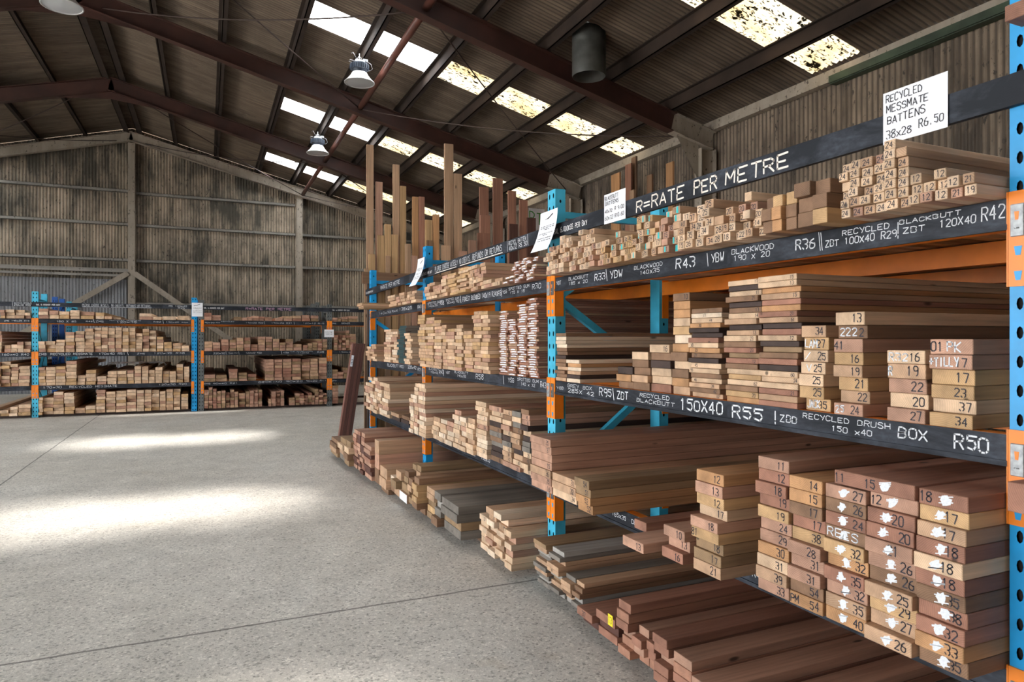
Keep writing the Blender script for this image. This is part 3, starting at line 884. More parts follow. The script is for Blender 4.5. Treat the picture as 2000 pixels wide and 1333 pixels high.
for l in range(3):
    crossbar(NEAR, NP[3] + PW, NP[3] + PW + 2.6, 0, LV[l], LV[l], 'front crossbar of the %s shelf starting at the nearest upright, mostly outside the photo' % ln[l], ())
RZT = 2.160
board_rail(NEAR, S(1062), S(2012), -.0205, RZT, RZT + .002, 'black rail chalked R=RATE PER METRE above the near bay',
           [T('SWL 6,000KGS PER BAY', 1089, 1154, .3, .66, 'print'), T('R=RATE', 1250, 1348, .15, .85, 'cream'), T('PER', 1363, 1412, .15, .85, 'cream'), T('METRE', 1426, 1556, .15, .85, 'cream')])
board_rail(NEAR, S(818), S(1061.5), -.0205, RZT - .018, RZT, 'black rail chalked PLEASE CHOOSE WISELY above the middle bay',
           [T('SWL 6,000KGS PER BAY', 823, 848, .3, .6, 'print'), T('PLEASE CHOOSE WISELY', 854, 899, .3, .85), T('NO CREDITS,', 902, 925, .3, .85), T('REFUNDS OR RETURNS', 928, 986, .3, .85), ('__', S(854), S(896), .12, 0, 'cream'), ('__', S(903), S(987), .12, 0, 'cream'),
            T('|', 996, 999, .05, .95), T('RECYCL BATTEN', 999, 1034, .55, .9), T('40x32 R5.50', 1000, 1036, .12, .5), T('|', 1036, 1040, .05, .95)])
board_rail(NEAR, S(717), S(817.8), -.0205, RZT - .042, RZT - .019, 'black rail chalked R=RATE PER METRE at the far end of the long rack',
           [T('SWL 6,000KGS PER BAY', 718, 732, .3, .6, 'print'), T('R=RATE PER METRE', 747, 785, .25, .8)])

# far rack: uprights
XF = lambda u: x_at(u, YFAR)
FP = [(XF(62), M['bluelight'], 2.35, 'light blue upright frame at the left end of the back rack'), (XF(374), M['blue'], 2.30, 'blue upright frame in the middle of the back rack with a paper notice'),
      (XF(387.2), M['rackgrey'], 2.2, 'grey upright frame beside the blue one in the back rack'), (XF(639), M['rackgrey'], 2.22, 'grey upright frame right of the middle of the back rack, small notice'),
      (XF(62) - 2.8, M['bluelight'], 2.35, 'light blue upright frame of the back rack beyond the photo left edge'), (XF(639) + 2.7, M['rackgrey'], 2.2, 'grey upright frame of the back rack hidden behind the long rack')]
for i, (s, mt, H, lb) in enumerate(FP):
    frame(FAR, s, 0, H, lb, mt, True)
    if i < 4:
        for j, d in enumerate((1.8, 3.4)):
            frame(FAR, s, d, 2.35 - .02 * j, 'upright frame in the %s row behind the %s back rack upright' % (('second', 'third')[j], ('left', 'middle blue', 'grey middle', 'grey right')[i]), M['bluedark'] if j == 0 and i < 2 else mt, False)
def F(tx, u0, u1, f0=.15, f1=.85, mt='chalk'): return (tx, XF(u0), XF(u1), f0, f1, mt)
FB = [('leftmost', FP[4][0] + PW, FP[0][0], 0), ('left', FP[0][0] + PW, FP[1][0], 1), ('right', FP[2][0] + PW, FP[3][0], 2), ('rightmost', FP[3][0] + PW, FP[5][0], 3)]
FT = {
 (0, 2): [F('ZMS 195x25 R15', 8, 58, .2, .7)], (0, 1): [F('160x40 R40', 3, 58, .2, .75)], (0, 0): [],
 (1, 2): [F('160 X 85', 110, 150, .1, .6), F('R42', 168, 182, .2, .65), F('|', 182, 188, 0, 1), F('ZMS', 187, 204, .15, .7), F('RECYCLED MESSMATE', 214, 276, .62, .95), F('120x35', 228, 268, .05, .55), F('R52', 300, 316, .2, .7), F('|', 318, 322, 0, 1), F('190x25 R26', 324, 368, .2, .6)],
 (1, 1): [F('ZMS', 75, 92, .2, .8), F('RECYCLED MESSMATE', 99, 182, .2, .8), F('170x40 R51', 193, 246, .2, .8), F('|', 249, 254, 0, 1), F('ZMS', 268, 284, .2, .7), F('120x35 R38', 300, 362, .3, .8)],
 (1, 0): [F('170x30', 84, 122, .2, .8), F('RECYCLED MESSMATE', 136, 230, .2, .8), F('120x30 R20', 310, 366, .3, .8)],
 (2, 2): [F('90x20', 400, 420, .15, .6), F('R22', 422, 430, .2, .6), F('RECYCLED', 432, 458, .6, .95), F('190x22', 480, 502, .2, .7), F('R22', 505, 515, .2, .7), F('|', 516, 519, 0, 1), F('190x22 R21', 530, 572, .2, .7), F('|', 574, 577, 0, 1), F('120x12 R10', 592, 634, .2, .7)],
 (2, 1): [F('220x30', 417, 440, .1, .6), F('|', 441, 444, 0, 1), F('90x22 R12', 446, 464, .2, .6), F('|', 466, 469, 0, 1), F('120x22 R22', 480, 512, .2, .7), F('|', 549, 553, 0, 1), F('YSB', 553, 565, .2, .7), F('LD HARDWOOD', 568, 612, .6, .95), F('110x42', 582, 604, .1, .55), F('R45', 620, 634, .2, .75)],
 (2, 0): [F('ZMS', 397, 412, .2, .7), F('90x40 R21', 416, 466, .2, .7), F('DECKING 90x20', 505, 592, .3, .8), F('90x20 R11', 598, 638, .3, .8)],
 (3, 2): [F('ZMS', 649, 657, .2, .7), F('160x25', 666, 684, .3, .8)], (3, 1): [F('190x42', 662, 690, .2, .7)], (3, 0): [F('ZPA', 649, 658, .2, .7)],
}
for nm, s0, s1, bi in FB:
    for l in range(3):
        crossbar(FAR, s0, s1, 0, LV[l], LV[l], 'black chalked front crossbar of the %s shelf, %s bay of the back rack' % (ln[l], nm), FT[(bi, l)], clip=False)
        crossbar(FAR, s0, s1, .838 - .05, LV[l] - .004, LV[l] - .004, 'orange rear crossbar of the %s shelf, %s bay of the back rack' % (ln[l], nm), (), False)
        if bi in (1, 2):
            crossbar(FAR, s0, s1, 2.55, LV[l] - .004, LV[l] - .004, 'orange crossbar in the row behind, %s shelf, %s bay of the back rack' % (ln[l], nm), (), False)
board_rail(FAR, FP[4][0], FP[0][0] + .03, -.021, 2.15, 2.15, 'black rail chalked RECYCLED MESSMATE over the leftmost bay of the back rack', [F('|', 24, 28, 0, 1), F('RECYCLED MESSMATE', 28, 63, .55, .9), F('230x30 R55', 28, 61, .1, .5)])
board_rail(FAR, FP[0][0] + .031, FP[1][0] + .06, -.021, 2.15, 2.15, 'black rail chalked PLEASE CHOOSE WISELY over the back rack', [F('SWL 6,000KGS PER BAY', 71, 118, .3, .65, 'print'), F('PLEASE CHOOSE WISELY,', 161, 215, .3, .85), F('NO CREDITS,', 218, 244, .3, .85), F('REFUNDS OR RETURNS.', 247, 297, .3, .85), ('__', XF(161), XF(214), .15, 0, 'chalk'), ('__', XF(217), XF(296), .12, 0, 'chalk'), F('MS 120x40', 330, 366, .5, .9), F('R26', 348, 362, .05, .42)])
board_rail(FAR, FP[2][0], FP[3][0] + .04, -.021, 2.14, 2.14, 'black rail with pink chalk R=RATE PER METRE on the back rack', [F('SWL 6,000KGS PER BAY', 398, 438, .3, .65, 'print'), F('R=RATE PER METRE', 480, 570, .2, .8, 'pink')])
board_rail(FAR, FP[3][0] + .041, FP[5][0], -.021, 2.14, 2.14, 'black rail at the right end of the back rack, half hidden by the long rack', [F('SWL 6,000KGS PER BAY', 649, 683, .3, .65, 'print')])

# ------------------------------------------------------------------ timber
TAN = (.475, .298, .185); LIGHT = (.60, .415, .272); PALE = (.70, .55, .41); PINKY = (.435, .247, .17); REDB = (.315, .15, .10); DARK = (.055, .034, .028); BRN = (.225, .127, .074)
YEL = (.48, .30, .15); GREY = (.20, .175, .15); LGREY = (.34, .315, .285); ORNG = (.46, .245, .115); OLIVE = (.285, .182, .10); DRED = (.105, .046, .035); PTAN = (.64, .46, .32)
CN = {TAN: 'tan', LIGHT: 'light tan', PALE: 'pale', PINKY: 'pinkish', REDB: 'reddish', DARK: 'dark', BRN: 'brown', YEL: 'yellowish', GREY: 'weathered grey', LGREY: 'silver grey', ORNG: 'orange-brown', OLIVE: 'olive brown', DRED: 'dark red', PTAN: 'pale tan', (.37, .185, .12): 'warm reddish'}
PAL = {
 'batten': [TAN, LIGHT, LIGHT, PTAN, PINKY], 'yellow': [YEL, LIGHT, LIGHT, TAN, YEL], 'mixed': [ORNG, LIGHT, BRN, DARK, REDB, TAN, LIGHT, YEL], 'redmix': [PINKY, REDB, PINKY, TAN, REDB, ORNG, BRN, LIGHT],
 'tanmix': [TAN, LIGHT, YEL, TAN, PINKY], 'tan': [TAN, LIGHT, PINKY, TAN], 'gum': [REDB, PINKY, TAN, REDB], 'red': [REDB, REDB, PINKY, (.37, .185, .12)], 'grey': [GREY, BRN, OLIVE, GREY, TAN, LGREY], 'rough': [LIGHT, LIGHT, TAN, PALE, PTAN, PINKY], 'patch': [LIGHT, TAN, PINKY, BRN, GREY, TAN, LIGHT, DARK],
 'box': [BRN, PALE, PALE, PALE, BRN, BRN, DARK, BRN], 'post': [BRN, ORNG, YEL, BRN], 'messmate': [TAN, LIGHT, LIGHT, PTAN, PINKY, LIGHT, YEL], 'brown': [PINKY, TAN, REDB, OLIVE, PINKY], 'oldred': [DRED, REDB, PINKY, DRED], 'yelrough': [YEL, OLIVE, TAN, BRN], 'darkgrey': [GREY, GREY, OLIVE],
}
_ones = 'first second third fourth fifth sixth seventh eighth ninth tenth eleventh twelfth thirteenth fourteenth fifteenth sixteenth seventeenth eighteenth nineteenth twentieth'.split()
ORDC = _ones + ['twenty-' + q for q in _ones[:9]] + ['thirtieth'] + ['thirty-' + q for q in _ones[:9]]


def timber(name, wd, th, L, color, mark=None, bev=.0018, rg=rng):
    """one sawn length: local x = width, y = length (front end at y = 0), z = thickness. mark = (text, material, where)"""
    m = MB()
    if bev: m.bevbox((-wd / 2, 0, 0), (wd / 2, L, th), min(bev, th * .2), M['timber'])
    else: m.box((-wd / 2, 0, 0), (wd / 2, L, th), M['timber'])
    for mk in (mark or ()):
        kind = mk[0]
        if kind == 'num':
            tx = mk[1]; h = min(th * .68, wd * .55); cwid = min(h * .66 * len(tx), wd * .84)
            fr = mk[2] if len(mk) > 2 else .94
            x1 = max(-wd / 2 + wd * min(fr, .96), -wd / 2 + cwid + .003); write(m, tx, x1 - cwid, x1, th * .2, th * .2 + h, -.0007, M[mk[3] if len(mk) > 3 else 'ink'], rg, thick=max(.0019, h * .125))
        elif kind == 'blot':        # scribbled chalk
            cx = -wd / 2 + wd * mk[1] + rg.uniform(-.006, .006); hh = th * .40; ww = rg.uniform(.012, .017); lean_ = rg.uniform(.0, .35)
            n = 14; k = len(m.v)
            for i in range(n):
                a_ = 2 * pi * i / n; rr = rg.uniform(.72, 1.12) * (1.0 if i % 2 else .86)
                z_ = hh * rr * sin(a_); m.v.append((cx + ww * rr * cos(a_) * (1 + .25 * sin(a_)) + lean_ * z_, -.0009, th * .5 + z_))
            m.face([k + i for i in range(n)], M['chalk'])
            for q in range(2):
                z_ = th * rg.uniform(.2, .8); m.ribbon([(cx - ww * 1.15, z_ - th * .08), (cx + ww * 1.2, z_ + th * .1)], th * .07, -.001, M['chalk'])
        elif kind == 'dash':        # one pale wavy stroke across the end
            x0 = -wd / 2 + wd * rg.uniform(.14, .28); x1 = -wd / 2 + wd * rg.uniform(.68, .9); z = th * .5
            m.ribbon([(x0, z - th * .1), ((x0 + x1) / 2, z + th * .1), (x1, z - th * .02)], th * .55, -.0007, M['chalk'])
        elif kind == 'teal':
            x0 = -wd / 2 + wd * rg.uniform(.05, .55); w2 = wd * rg.uniform(.2, .42)
            k = len(m.v); m.v += [(x0, -.0008, th * .08), (x0 + w2, -.0008, th * .05), (x0 + w2 * .9, -.0008, th * .95), (x0 + w2 * .1, -.0008, th * .9)]; m.face([k, k + 1, k + 2, k + 3], M['teal'])
        elif kind == 'paint':
            k = len(m.v); e = .001; m.v += [(-wd / 2 + e, -.0008, e), (wd / 2 - e, -.0008, e), (wd / 2 - e, -.0008, th - e), (-wd / 2 + e, -.0008, th - e)]; m.face([k, k + 1, k + 2, k + 3], M[mk[1]])
        elif kind == 'chalkword':
            tx = mk[1]; f0, f1 = mk[2], mk[3]
            write(m, tx, -wd / 2 + wd * f0, -wd / 2 + wd * f1, th * .2, th * .85, -.001, M['chalk'], rg, thick=th * .09)
    o = m.build(name)
    if any(q[0] == 'tag' for q in (mark or ())):
        t_ = MB(); t_.box((wd / 2 - .055, -.0016, th * .1), (wd / 2 - .015, -.0002, th * .1 + .052), M['yellow']); write(t_, '13', wd / 2 - .05, wd / 2 - .02, th * .1 + .01, th * .1 + .042, -.002, M['ink'], rg, .003)
        t_.build('yellow_tag', o)
    o.color = (*color, 1)
    return o


PILES = []


def pile(rack, name, word, what, cols, d, z, th, pal, L=(2.6, 3.6), jit=.012, marks=None, bev=.0018, thj=.06, maxz=None, wj=0.0, posts=True):
    """columns of timber lying front to back. cols: (uL, uR, n or list of marks[, extra depth][, thickness])"""
    cc = []
    for c in cols:
        dd = d + (c[3] if len(c) > 3 else 0)
        X = (A if rack is NEAR else YFAR) + dd
        s0, s1 = (S(c[0], X), S(c[1], X)) if rack is NEAR else (x_at(c[0], X), x_at(c[1], X))
        cc.append([s0, s1, c[2], dd, c[4] if len(c) > 4 else th])
    for a_, b_ in zip(cc[:-1], cc[1:]):
        if a_[1] > b_[0] - .001: a_[1] = b_[0] = (a_[1] + b_[0]) / 2
    PILES.append(dict(rack=rack, name=name, word=word, what=what, cols=cc, z=z, pal=pal, L=L, jit=jit, marks=marks, bev=bev, thj=thj, maxz=maxz, wj=wj, posts=posts,
                      lo=cc[0][0], hi=cc[-1][1]))


def flush():
    """settle neighbouring piles so that they stand side by side, clear of each other and of the uprights, then build them"""
    for rack in (NEAR, FAR):
        posts = [(q - .008, q + PW + .008) for q in (NP if rack is NEAR else [f[0] for f in FP])]
        for z in sorted({p['z'] for p in PILES if p['rack'] is rack}):
            ps = sorted([p for p in PILES if p['rack'] is rack and p['z'] == z], key=lambda p: p['lo'] + p['hi'])
            old = {id(p): (p['lo'], p['hi']) for p in ps}
            for a_, b_ in zip(ps[:-1], ps[1:]):
                if a_['hi'] > b_['lo'] - .002:
                    m_ = (a_['hi'] + b_['lo']) / 2; a_['hi'] = m_ - .001; b_['lo'] = m_ + .001
            for p in ps:
                if p['posts']:
                    for q0, q1 in posts:
                        if p['lo'] < q1 and p['hi'] > q0:
                            if (p['lo'] + p['hi']) / 2 > (q0 + q1) / 2: p['lo'] = max(p['lo'], q1)
                            else: p['hi'] = min(p['hi'], q0)
                o0, o1 = old[id(p)]; f = (p['hi'] - p['lo']) / (o1 - o0)
                if f < .8: print('squeezed', p['what'], round(f, 2), round(o0, 2), round(o1, 2), round(p['lo'], 2), round(p['hi'], 2))
                for c in p['cols']: c[0] = p['lo'] + (c[0] - o0) * f; c[1] = p['lo'] + (c[1] - o0) * f
    for p in PILES: lay(**{k: v for k, v in p.items() if k not in ('lo', 'hi', 'posts')})


def lay(rack, name, word, what, cols, z, pal, L, jit, marks, bev, thj, maxz, wj):
    nc = len(cols)
    for ci, (s0, s1, n, dd, tt) in enumerate(cols):
        lst = n if isinstance(n, list) else [None] * n
        wfull = s1 - s0 - .003
        zc = z + (zoff((s0 + s1) / 2) if rack is NEAR and z > .2 else 0) + (.0016 if rack is NEAR else .0035)
        N = len(lst); made = []
        for k in range(N):               # k = 0 bottom
            t_ = tt * (1 + rng.uniform(-thj, thj))
            if maxz and zc + t_ > maxz: break
            col = rng.choice(PAL[pal]); mk = None; item = lst[N - 1 - k]
            if isinstance(item, tuple) and item and isinstance(item[0], float): col = item; item = None
            if item is not None:
                if isinstance(item, list): mk = item
                elif isinstance(item, str): mk = [('num', item)]
                if isinstance(item, list) and item and isinstance(item[0], tuple) and isinstance(item[0][0], float): col = item[0]; mk = item[1:]
            elif marks: mk = marks(rng, ci, k)
            ww = wfull - (rng.uniform(0, wj) * wfull if wj else 0)
            o = timber(name, ww, t_ - (.0045 if rack is FAR else .0012), rng.uniform(*L), col, mk, bev)
            o.location = rack['map']((s0 + s1) / 2 + rng.uniform(-1, 1) * .0009, dd + rng.uniform(-jit, jit), zc)
            o.rotation_euler = rack['rot']
            made.append((o, col, mk)); zc += t_
        for k, (o, col, mk) in enumerate(made):
            down = len(made) - 1 - k
            pos = 'only one' if len(made) == 1 else 'topmost' if down == 0 else 'bottom' if k == 0 else ORDC[down] + ' down'
            where = (', %s column' % ORDC[ci] if nc > 1 else '') + ', ' + what
            num = next((q[1] for q in (mk or []) if q[0] == 'num'), None)
            lab = '%s %s numbered %s, %s%s' % (CN[col], word, num, pos, where) if num and num.isdigit() else '%s %s, %s%s' % (CN[col], word, pos, where)
            if len(lab.split()) > 16: lab = '%s %s, %s%s' % (CN[col], word, pos, where)
            tag(o, lab, word, what)


def nums(vals, p=.8):
    def f(rg, ci, k): return [('num', rg.choice(vals), .85)] if rg.random() < p else None
    return f


def tealnums(vals):
    def f(rg, ci, k):
        q = [('num', rg.choice(vals), .85)] if rg.random() < .75 else []
        if rg.random() < .28: q.append(('teal',))
        return q or None
    return f


V24 = ['24']
D = A  # noqa
# --- top shelf, near bay: battens
z1 = LV[2]
pile(NEAR, 'timber_batten', 'batten', 'numbered batten pile under the messmate sign',
     [(1642, 1661, 6), (1661, 1682, 6), (1682, 1706, 6), (1706, 1730, 6), (1730, 1755, 7), (1755, 1778, 6), (1778, 1802, ['12', '12', '12']), (1802, 1828, ['12', '12']), (1828, 1855, ['12', '12', '12']), (1855, 1881, ['12', '21']), (1881, 1907, ['21', '19'])],
     -.135, z1, .0285, 'batten', (3.2, 3.9), .012, nums(V24, .96))
pile(NEAR, 'timber_post', 'post', 'dark square posts left of the messmate battens', [(1490, 1511, 3), (1511, 1531, 3), (1531, 1553, 3), (1555, 1588, 3, .0, .048), (1588, 1618, 3, 0, .048)], -.12, z1, .043, 'post', (1.1, 1.5), .02)
pile(NEAR, 'timber_batten', 'batten', 'short numbered battens beside the dark posts', [(1415, 1430, 4), (1430, 1443, 3), (1443, 1458, 4), (1458, 1473, 5), (1473, 1488, 3)], -.12, z1, .032, 'batten', (1.4, 2.2), .03, nums(['24', '18', '14', '20', '19', '22'], .85))
pile(NEAR, 'timber_batten', 'batten', 'wide battens stacked under the word METRE', [(1342, 1357, 4), (1357, 1373, 5, 0, .034), (1373, 1391, 5), (1391, 1410, 3)], -.12, z1, .036, 'batten', (2.6, 3.6), .02, nums(['28', '29', '34', '35', '37', '26', '25'], .9))
pile(NEAR, 'timber_batten', 'batten', 'teal-dabbed battens below the word RATE', [(1286, 1298, 5), (1298, 1311, 6), (1311, 1326, 6), (1326, 1341, 5)], -.115, z1, .031, 'batten', (2.6, 3.6), .02, tealnums(['15', '17', '41', '40', '18', '35', '25']))
pile(NEAR, 'timber_batten', 'batten', 'yellow teal-dabbed battens left of RATE', [(1238, 1247, 5), (1247, 1257, 6), (1257, 1266, 6), (1266, 1275, 6), (1275, 1285, 5)], -.115, z1, .031, 'yellow', (2.6, 3.6), .02, tealnums(['33', '39', '53', '35']))
pile(NEAR, 'timber_batten', 'batten', 'low yellow batten pile under the blackbutt sign', [(1178, 1187, 4), (1187, 1196, 4), (1196, 1206, 5), (1206, 1216, 5), (1216, 1226, 4), (1226, 1237, 4)], -.11, z1, .030, 'yellow', (2.6, 3.6), .02, tealnums(['33', '38', '51', '36']))
pile(NEAR, 'timber_batten', 'batten', 'batten pile left of the blackbutt sign', [(1126, 1136, 5), (1136, 1146, 7), (1146, 1156, 7), (1156, 1166, 5), (1166, 1177, 4)], -.11, z1, .029, 'batten', (2.6, 3.6), .025, nums(['18', '24', '53', '33', '16'], .9))
pile(NEAR, 'timber_batten', 'batten', 'batten pile over the middle upright', [(1066, 1076, 5), (1076, 1086, 6), (1086, 1096, 8), (1096, 1106, 7), (1106, 1116, 7), (1116, 1125, 6)], -.11, z1, .027, 'batten', (2.6, 3.6), .025, nums(['16', '36', '18', '24', '53'], .9))
# --- second shelf, near bay
z2 = LV[1]
pile(NEAR, 'timber_board', 'board', 'white-tipped pile beside the middle upright', [(1079, 1106, [BRN, PALE, PALE, PALE, BRN, BRN, DARK, BRN, BRN, TAN, BRN, BRN, TAN])], .0, z2, .0222, 'box', (2.6, 3.4), .012)
pile(NEAR, 'timber_board', 'board', 'low white-tipped pile above GREY BOX', [(1107, 1133, [PALE, ORNG, PALE, TAN, DARK, PALE])], -.01, z2, .0222, 'box', (2.6, 3.4), .012)
pile(NEAR, 'timber_board', 'board', 'stepped offcut pile above RECYCLED BLACKBUTT', [(1207, 1236, [DARK, ORNG, BRN]), (1237, 1269, [LIGHT, BRN, BRN, TAN, BRN]), (1270, 1309, ['16', BRN, DARK, LIGHT, LIGHT, REDB])], .01, z2, .0375, 'mixed', (.9, 1.6), .012)
pile(NEAR, 'timber_board', 'board', 'multicoloured stack left of the twin stacks', [(1313, 1346, ['10', ORNG, ORNG, LIGHT, YEL, PALE, ORNG, BRN, LIGHT, BRN, ORNG, TAN])], .01, z2, .0385, 'mixed', (2.4, 3.2), .014)
pile(NEAR, 'timber_board', 'board', 'multicoloured stack above the 150X40 price', [(1347, 1407, [[BRN, ('num', '13', .6)], [PALE, ('num', '17', .5)], [LIGHT, ('num', '44', .7)], [ORNG, ('num', '30', .4)], DARK, DARK, REDB, [LIGHT, ('num', '30', .2)], [ORNG, ('num', '33', .3)], [BRN, ('num', '21', .2)], DARK, [LIGHT, ('num', '45', .25)], [LIGHT, ('num', '55', .15)], BRN, [LIGHT, ('num', '46', .2)], [TAN, ('num', '39', .85)], [BRN, ('num', '42', .9)], [TAN, ('num', '12', .9)]])], .0, z2, .0218, 'mixed', (2.6, 3.4), .014)
tall = ['11', DARK, '11', '21', DARK, '13', '14', TAN, DARK, '13', '23', BRN, '23', OLIVE, '12', BRN, LIGHT, YEL, '62', BRN, '20', ORNG]
pile(NEAR, 'timber_board', 'board', 'tall multicoloured stack above the R55 price', [(1418, 1482, tall)], -.005, z2, .0222, 'mixed', (2.6, 3.4), .016)
pile(NEAR, 'timber_board', 'board', 'tall multicoloured stack left of the LAM stack', [(1484, 1561, ['15', '13', ORNG, '15', REDB, ORNG, '21', '61', DARK, REDB, '12', DARK, OLIVE, BRN, REDB, DARK, '60', '24', LIGHT, '21', TAN, REDB])], -.005, z2, .0222, 'mixed', (2.6, 3.4), .016)
pile(NEAR, 'timber_board', 'board', 'stack with the LAM board', [(1567, 1616, ['34', [YEL, ('num', '27', .9), ('chalkword', 'LAM', .05, .6)], [LIGHT, ('num', '25', .95), ('chalkword', '/', .1, .35)], [LIGHT, ('num', '25', .9), ('chalkword', 'V', .25, .5)], '25', '25', [YEL, ('num', '35', .9), ('chalkword', 'JACK', .08, .6)]])], .0, z2, .0425, 'tanmix', (2.2, 3.0), .02)
pile(NEAR, 'timber_board', 'board', 'stack right of the LAM stack', [(1634, 1692, ['13', [BRN, ('chalkword', '222', .08, .7), ('num', '2', .92)], [PINKY, ('num', '41', .25)], [YEL, ('num', '16', .9)], '19', '21', '22', [PINKY, ('num', '24', .92), ('chalkword', '25', .08, .4)]])], .0, z2, .0425, 'tanmix', (2.2, 3.0), .02)
pile(NEAR, 'timber_board', 'board', 'stack left of the TILLY stack', [(1736, 1812, [[LIGHT, ('num', '16', .9), ('chalkword', 'R32', .06, .6)], [TAN, ('num', '19', .85), ('chalkword', 'R', .03, .16)], '22', '20', '27'])], .0, z2, .043, 'tanmix', (2.6, 3.2), .012)
pile(NEAR, 'timber_board', 'board', 'stack chalked TILLY by the nearest upright', [(1818, 1904, [[PINKY, ('num', '01', .3), ('chalkword', 'PK', .42, .78)], [PINKY, ('num', '17', .92), ('chalkword', '+TILLY', .02, .72)], [YEL, ('num', '17', .9)], [YEL, ('num', '23', .85)], [LIGHT, ('num', '37', .92)], [YEL, ('num', '34', .92)]])], .0, z2, .0425, 'tanmix', (2.6, 3.2), .012)
# --- lowest shelf, near bay
z3 = LV[0]
B = lambda n, c=None, f=.9: [c or rng.choice(PAL['redmix']), ('num', n, f)]
Q = lambda n, c=None, b=.46, f=.96: [c or rng.choice(PAL['redmix']), ('num', n, f), ('blot', b)]
pile(NEAR, 'thick_board', 'board', 'chalk-marked redwood block, lowest shelf',
     [(1480, 1544, [B('11', PINKY), B('12', REDB), B('18', REDB), B('19', REDB), B('19', YEL), B('24', PINKY), B('29', PINKY), B('30', ORNG), B('31', LIGHT), B('39', TAN), B('33', PINKY)]),
      (1546, 1615, [B('14', ORNG), B('15', ORNG), B('17', BRN), B('17', REDB), B('38', YEL), B('28', PINKY), B('31', PINKY), B('31', PINKY), B('54', BRN), [ORNG, ('num', '54', .92), ('num', 'PM', .32)]]),
      (1617, 1702, [Q('27', PINKY), Q('26', BRN), Q('24', REDB), [BRN, ('chalkword', 'REES', .06, .85), ('blot', .48)], Q('32', YEL), Q('32', ORNG), Q('35', REDB), Q('32', PINKY), Q('35', TAN), Q('40', ORNG)]),
      (1704, 1805, [Q('12', PINKY, .45, .2), Q('20', REDB, .42, .8), Q('20', REDB, .4), Q('21', PINKY, .5, .75), Q('26', PINKY, .46), Q('26', BRN, .5), Q('25', TAN, .5), Q('29', YEL, .48, .88), Q('27', TAN, .46, .9), Q('26', TAN, .48, .92)]),
      (1807, 1912, [[REDB, ('num', '18', .22), ('blot', .55)], Q('17', YEL, .45, .82), Q('17', TAN, .48, .82), Q('18', REDB, .55, .9), Q('18', LIGHT, .45, .85), Q('18', REDB, .5, .85), Q('35', BRN, .5, .92), Q('38', REDB, .55, .92), Q('32', REDB, .5, .9), Q('33', ORNG, .48, .92), Q('35', BRN, .48, .9)])],
     -.165, z3, .0425, 'redmix', (3.0, 3.8), .014, thj=.012)
o = timber('thick_board', abs(S(1788, A - .165) - S(1631, A - .165)), .042, 3.4, REDB, [('num', '11', .12), ('num', '15', .55), ('blot', .68)])
o.location = NEAR['map']((S(1788, A - .165) + S(1631, A - .165)) / 2, -.168, z3 + .4315); o.rotation_euler = NEAR['rot']
tag(o, 'extra wide redwood board lying across two columns atop the chalk-marked block', 'board')
pile(NEAR, 'thick_board', 'board', 'overhanging stack left of the chalk-marked redwood block', [(1357, 1411, [B('12', ORNG), B('13', PINKY), B('12', YEL), B('17', LIGHT), B('18', PINKY), [YEL, ('num', '81', .25)], B('18', OLIVE), B('17', OLIVE), B('21', TAN)])], -.235, z3, .0425, 'redmix', (3.0, 3.8), .03)
pile(NEAR, 'thick_board', 'board', 'short stack beside the overhanging stack', [(1304, 1346, [B('10', PINKY), B('13', PINKY), B('16', REDB)])], -.23, z3, .0425, 'redmix', (2.0, 2.8), .03)
pile(NEAR, 'thick_board', 'board', 'loose pinkish boards jutting from the lowest shelf', [(1240, 1264, [None], .11), (1214, 1255, [B('13', PINKY)], -.09)], -.235, z3, .043, 'red', (1.6, 2.4), .005)
pile(NEAR, 'thick_board', 'board', 'wide planks on lowest shelf by middle upright', [(1036, 1076, ['35', '37', None, '15', '36', '35', '16']), (1078, 1125, ['31', '32', '34'])], -.17, z3, .0425, 'tan', (3.2, 3.9), .006)
pile(NEAR, 'thick_board', 'board', 'four brown boards right of the wide planks', [(1130, 1159, [B('54', OLIVE), B('51', OLIVE), B('52', ORNG), B('52', ORNG)])], -.19, z3, .043, 'tan', (3.0, 3.7), .04)
# --- middle and far bays, top shelf
gumd = lambda rg, ci, k: [('dash',)] if rg.random() < .93 else None
pile(NEAR, 'hardwood_strip', 'strip', 'chalk-streaked strips, middle bay top shelf', [(986, 1000, 3), (1001, 1017, 9), (1018, 1033, 9), (1034, 1049, 9), (1050, 1064, 9)], -.08, z1, .0158, 'gum', (2.4, 3.4), .03, gumd)
pile(NEAR, 'hardwood_strip', 'strip', 'tan strips on the middle bay top shelf', [(915, 925, 7), (926, 936, 7), (937, 947, 7), (948, 964, 2), (965, 980, 2)], -.08, z1, .027, 'tan', (2.4, 3.4), .02, nums(['12', '15', '18'], .7))
pile(NEAR, 'hardwood_strip', 'strip', 'yellowish twin stacks under PLEASE CHOOSE WISELY', [(876, 892, 8), (894, 913, 9)], -.08, z1, .022, 'yellow', (1.6, 2.4), .02)
pile(NEAR, 'hardwood_strip', 'strip', 'small strips over the second upright, top shelf', [(831, 841, 5), (842, 852, 5), (854, 864, 4), (865, 875, 6)], -.08, z1, .029, 'tan', (1.8, 2.6), .02)
pile(NEAR, 'hardwood_strip', 'strip', 'low strips, far end of the top shelf', [(760, 779, 4), (780, 789, 3), (790, 803, 4), (804, 814, 4), (815, 829, 4)], -.08, z1, .03, 'tan', (1.8, 2.6), .02)
pile(NEAR, 'hardwood_strip', 'strip', 'thin bundle poking past the far end of the top shelf', [(699, 709, 4), ], -.28, z1, .018, 'brown', (2.0, 2.2), .02)
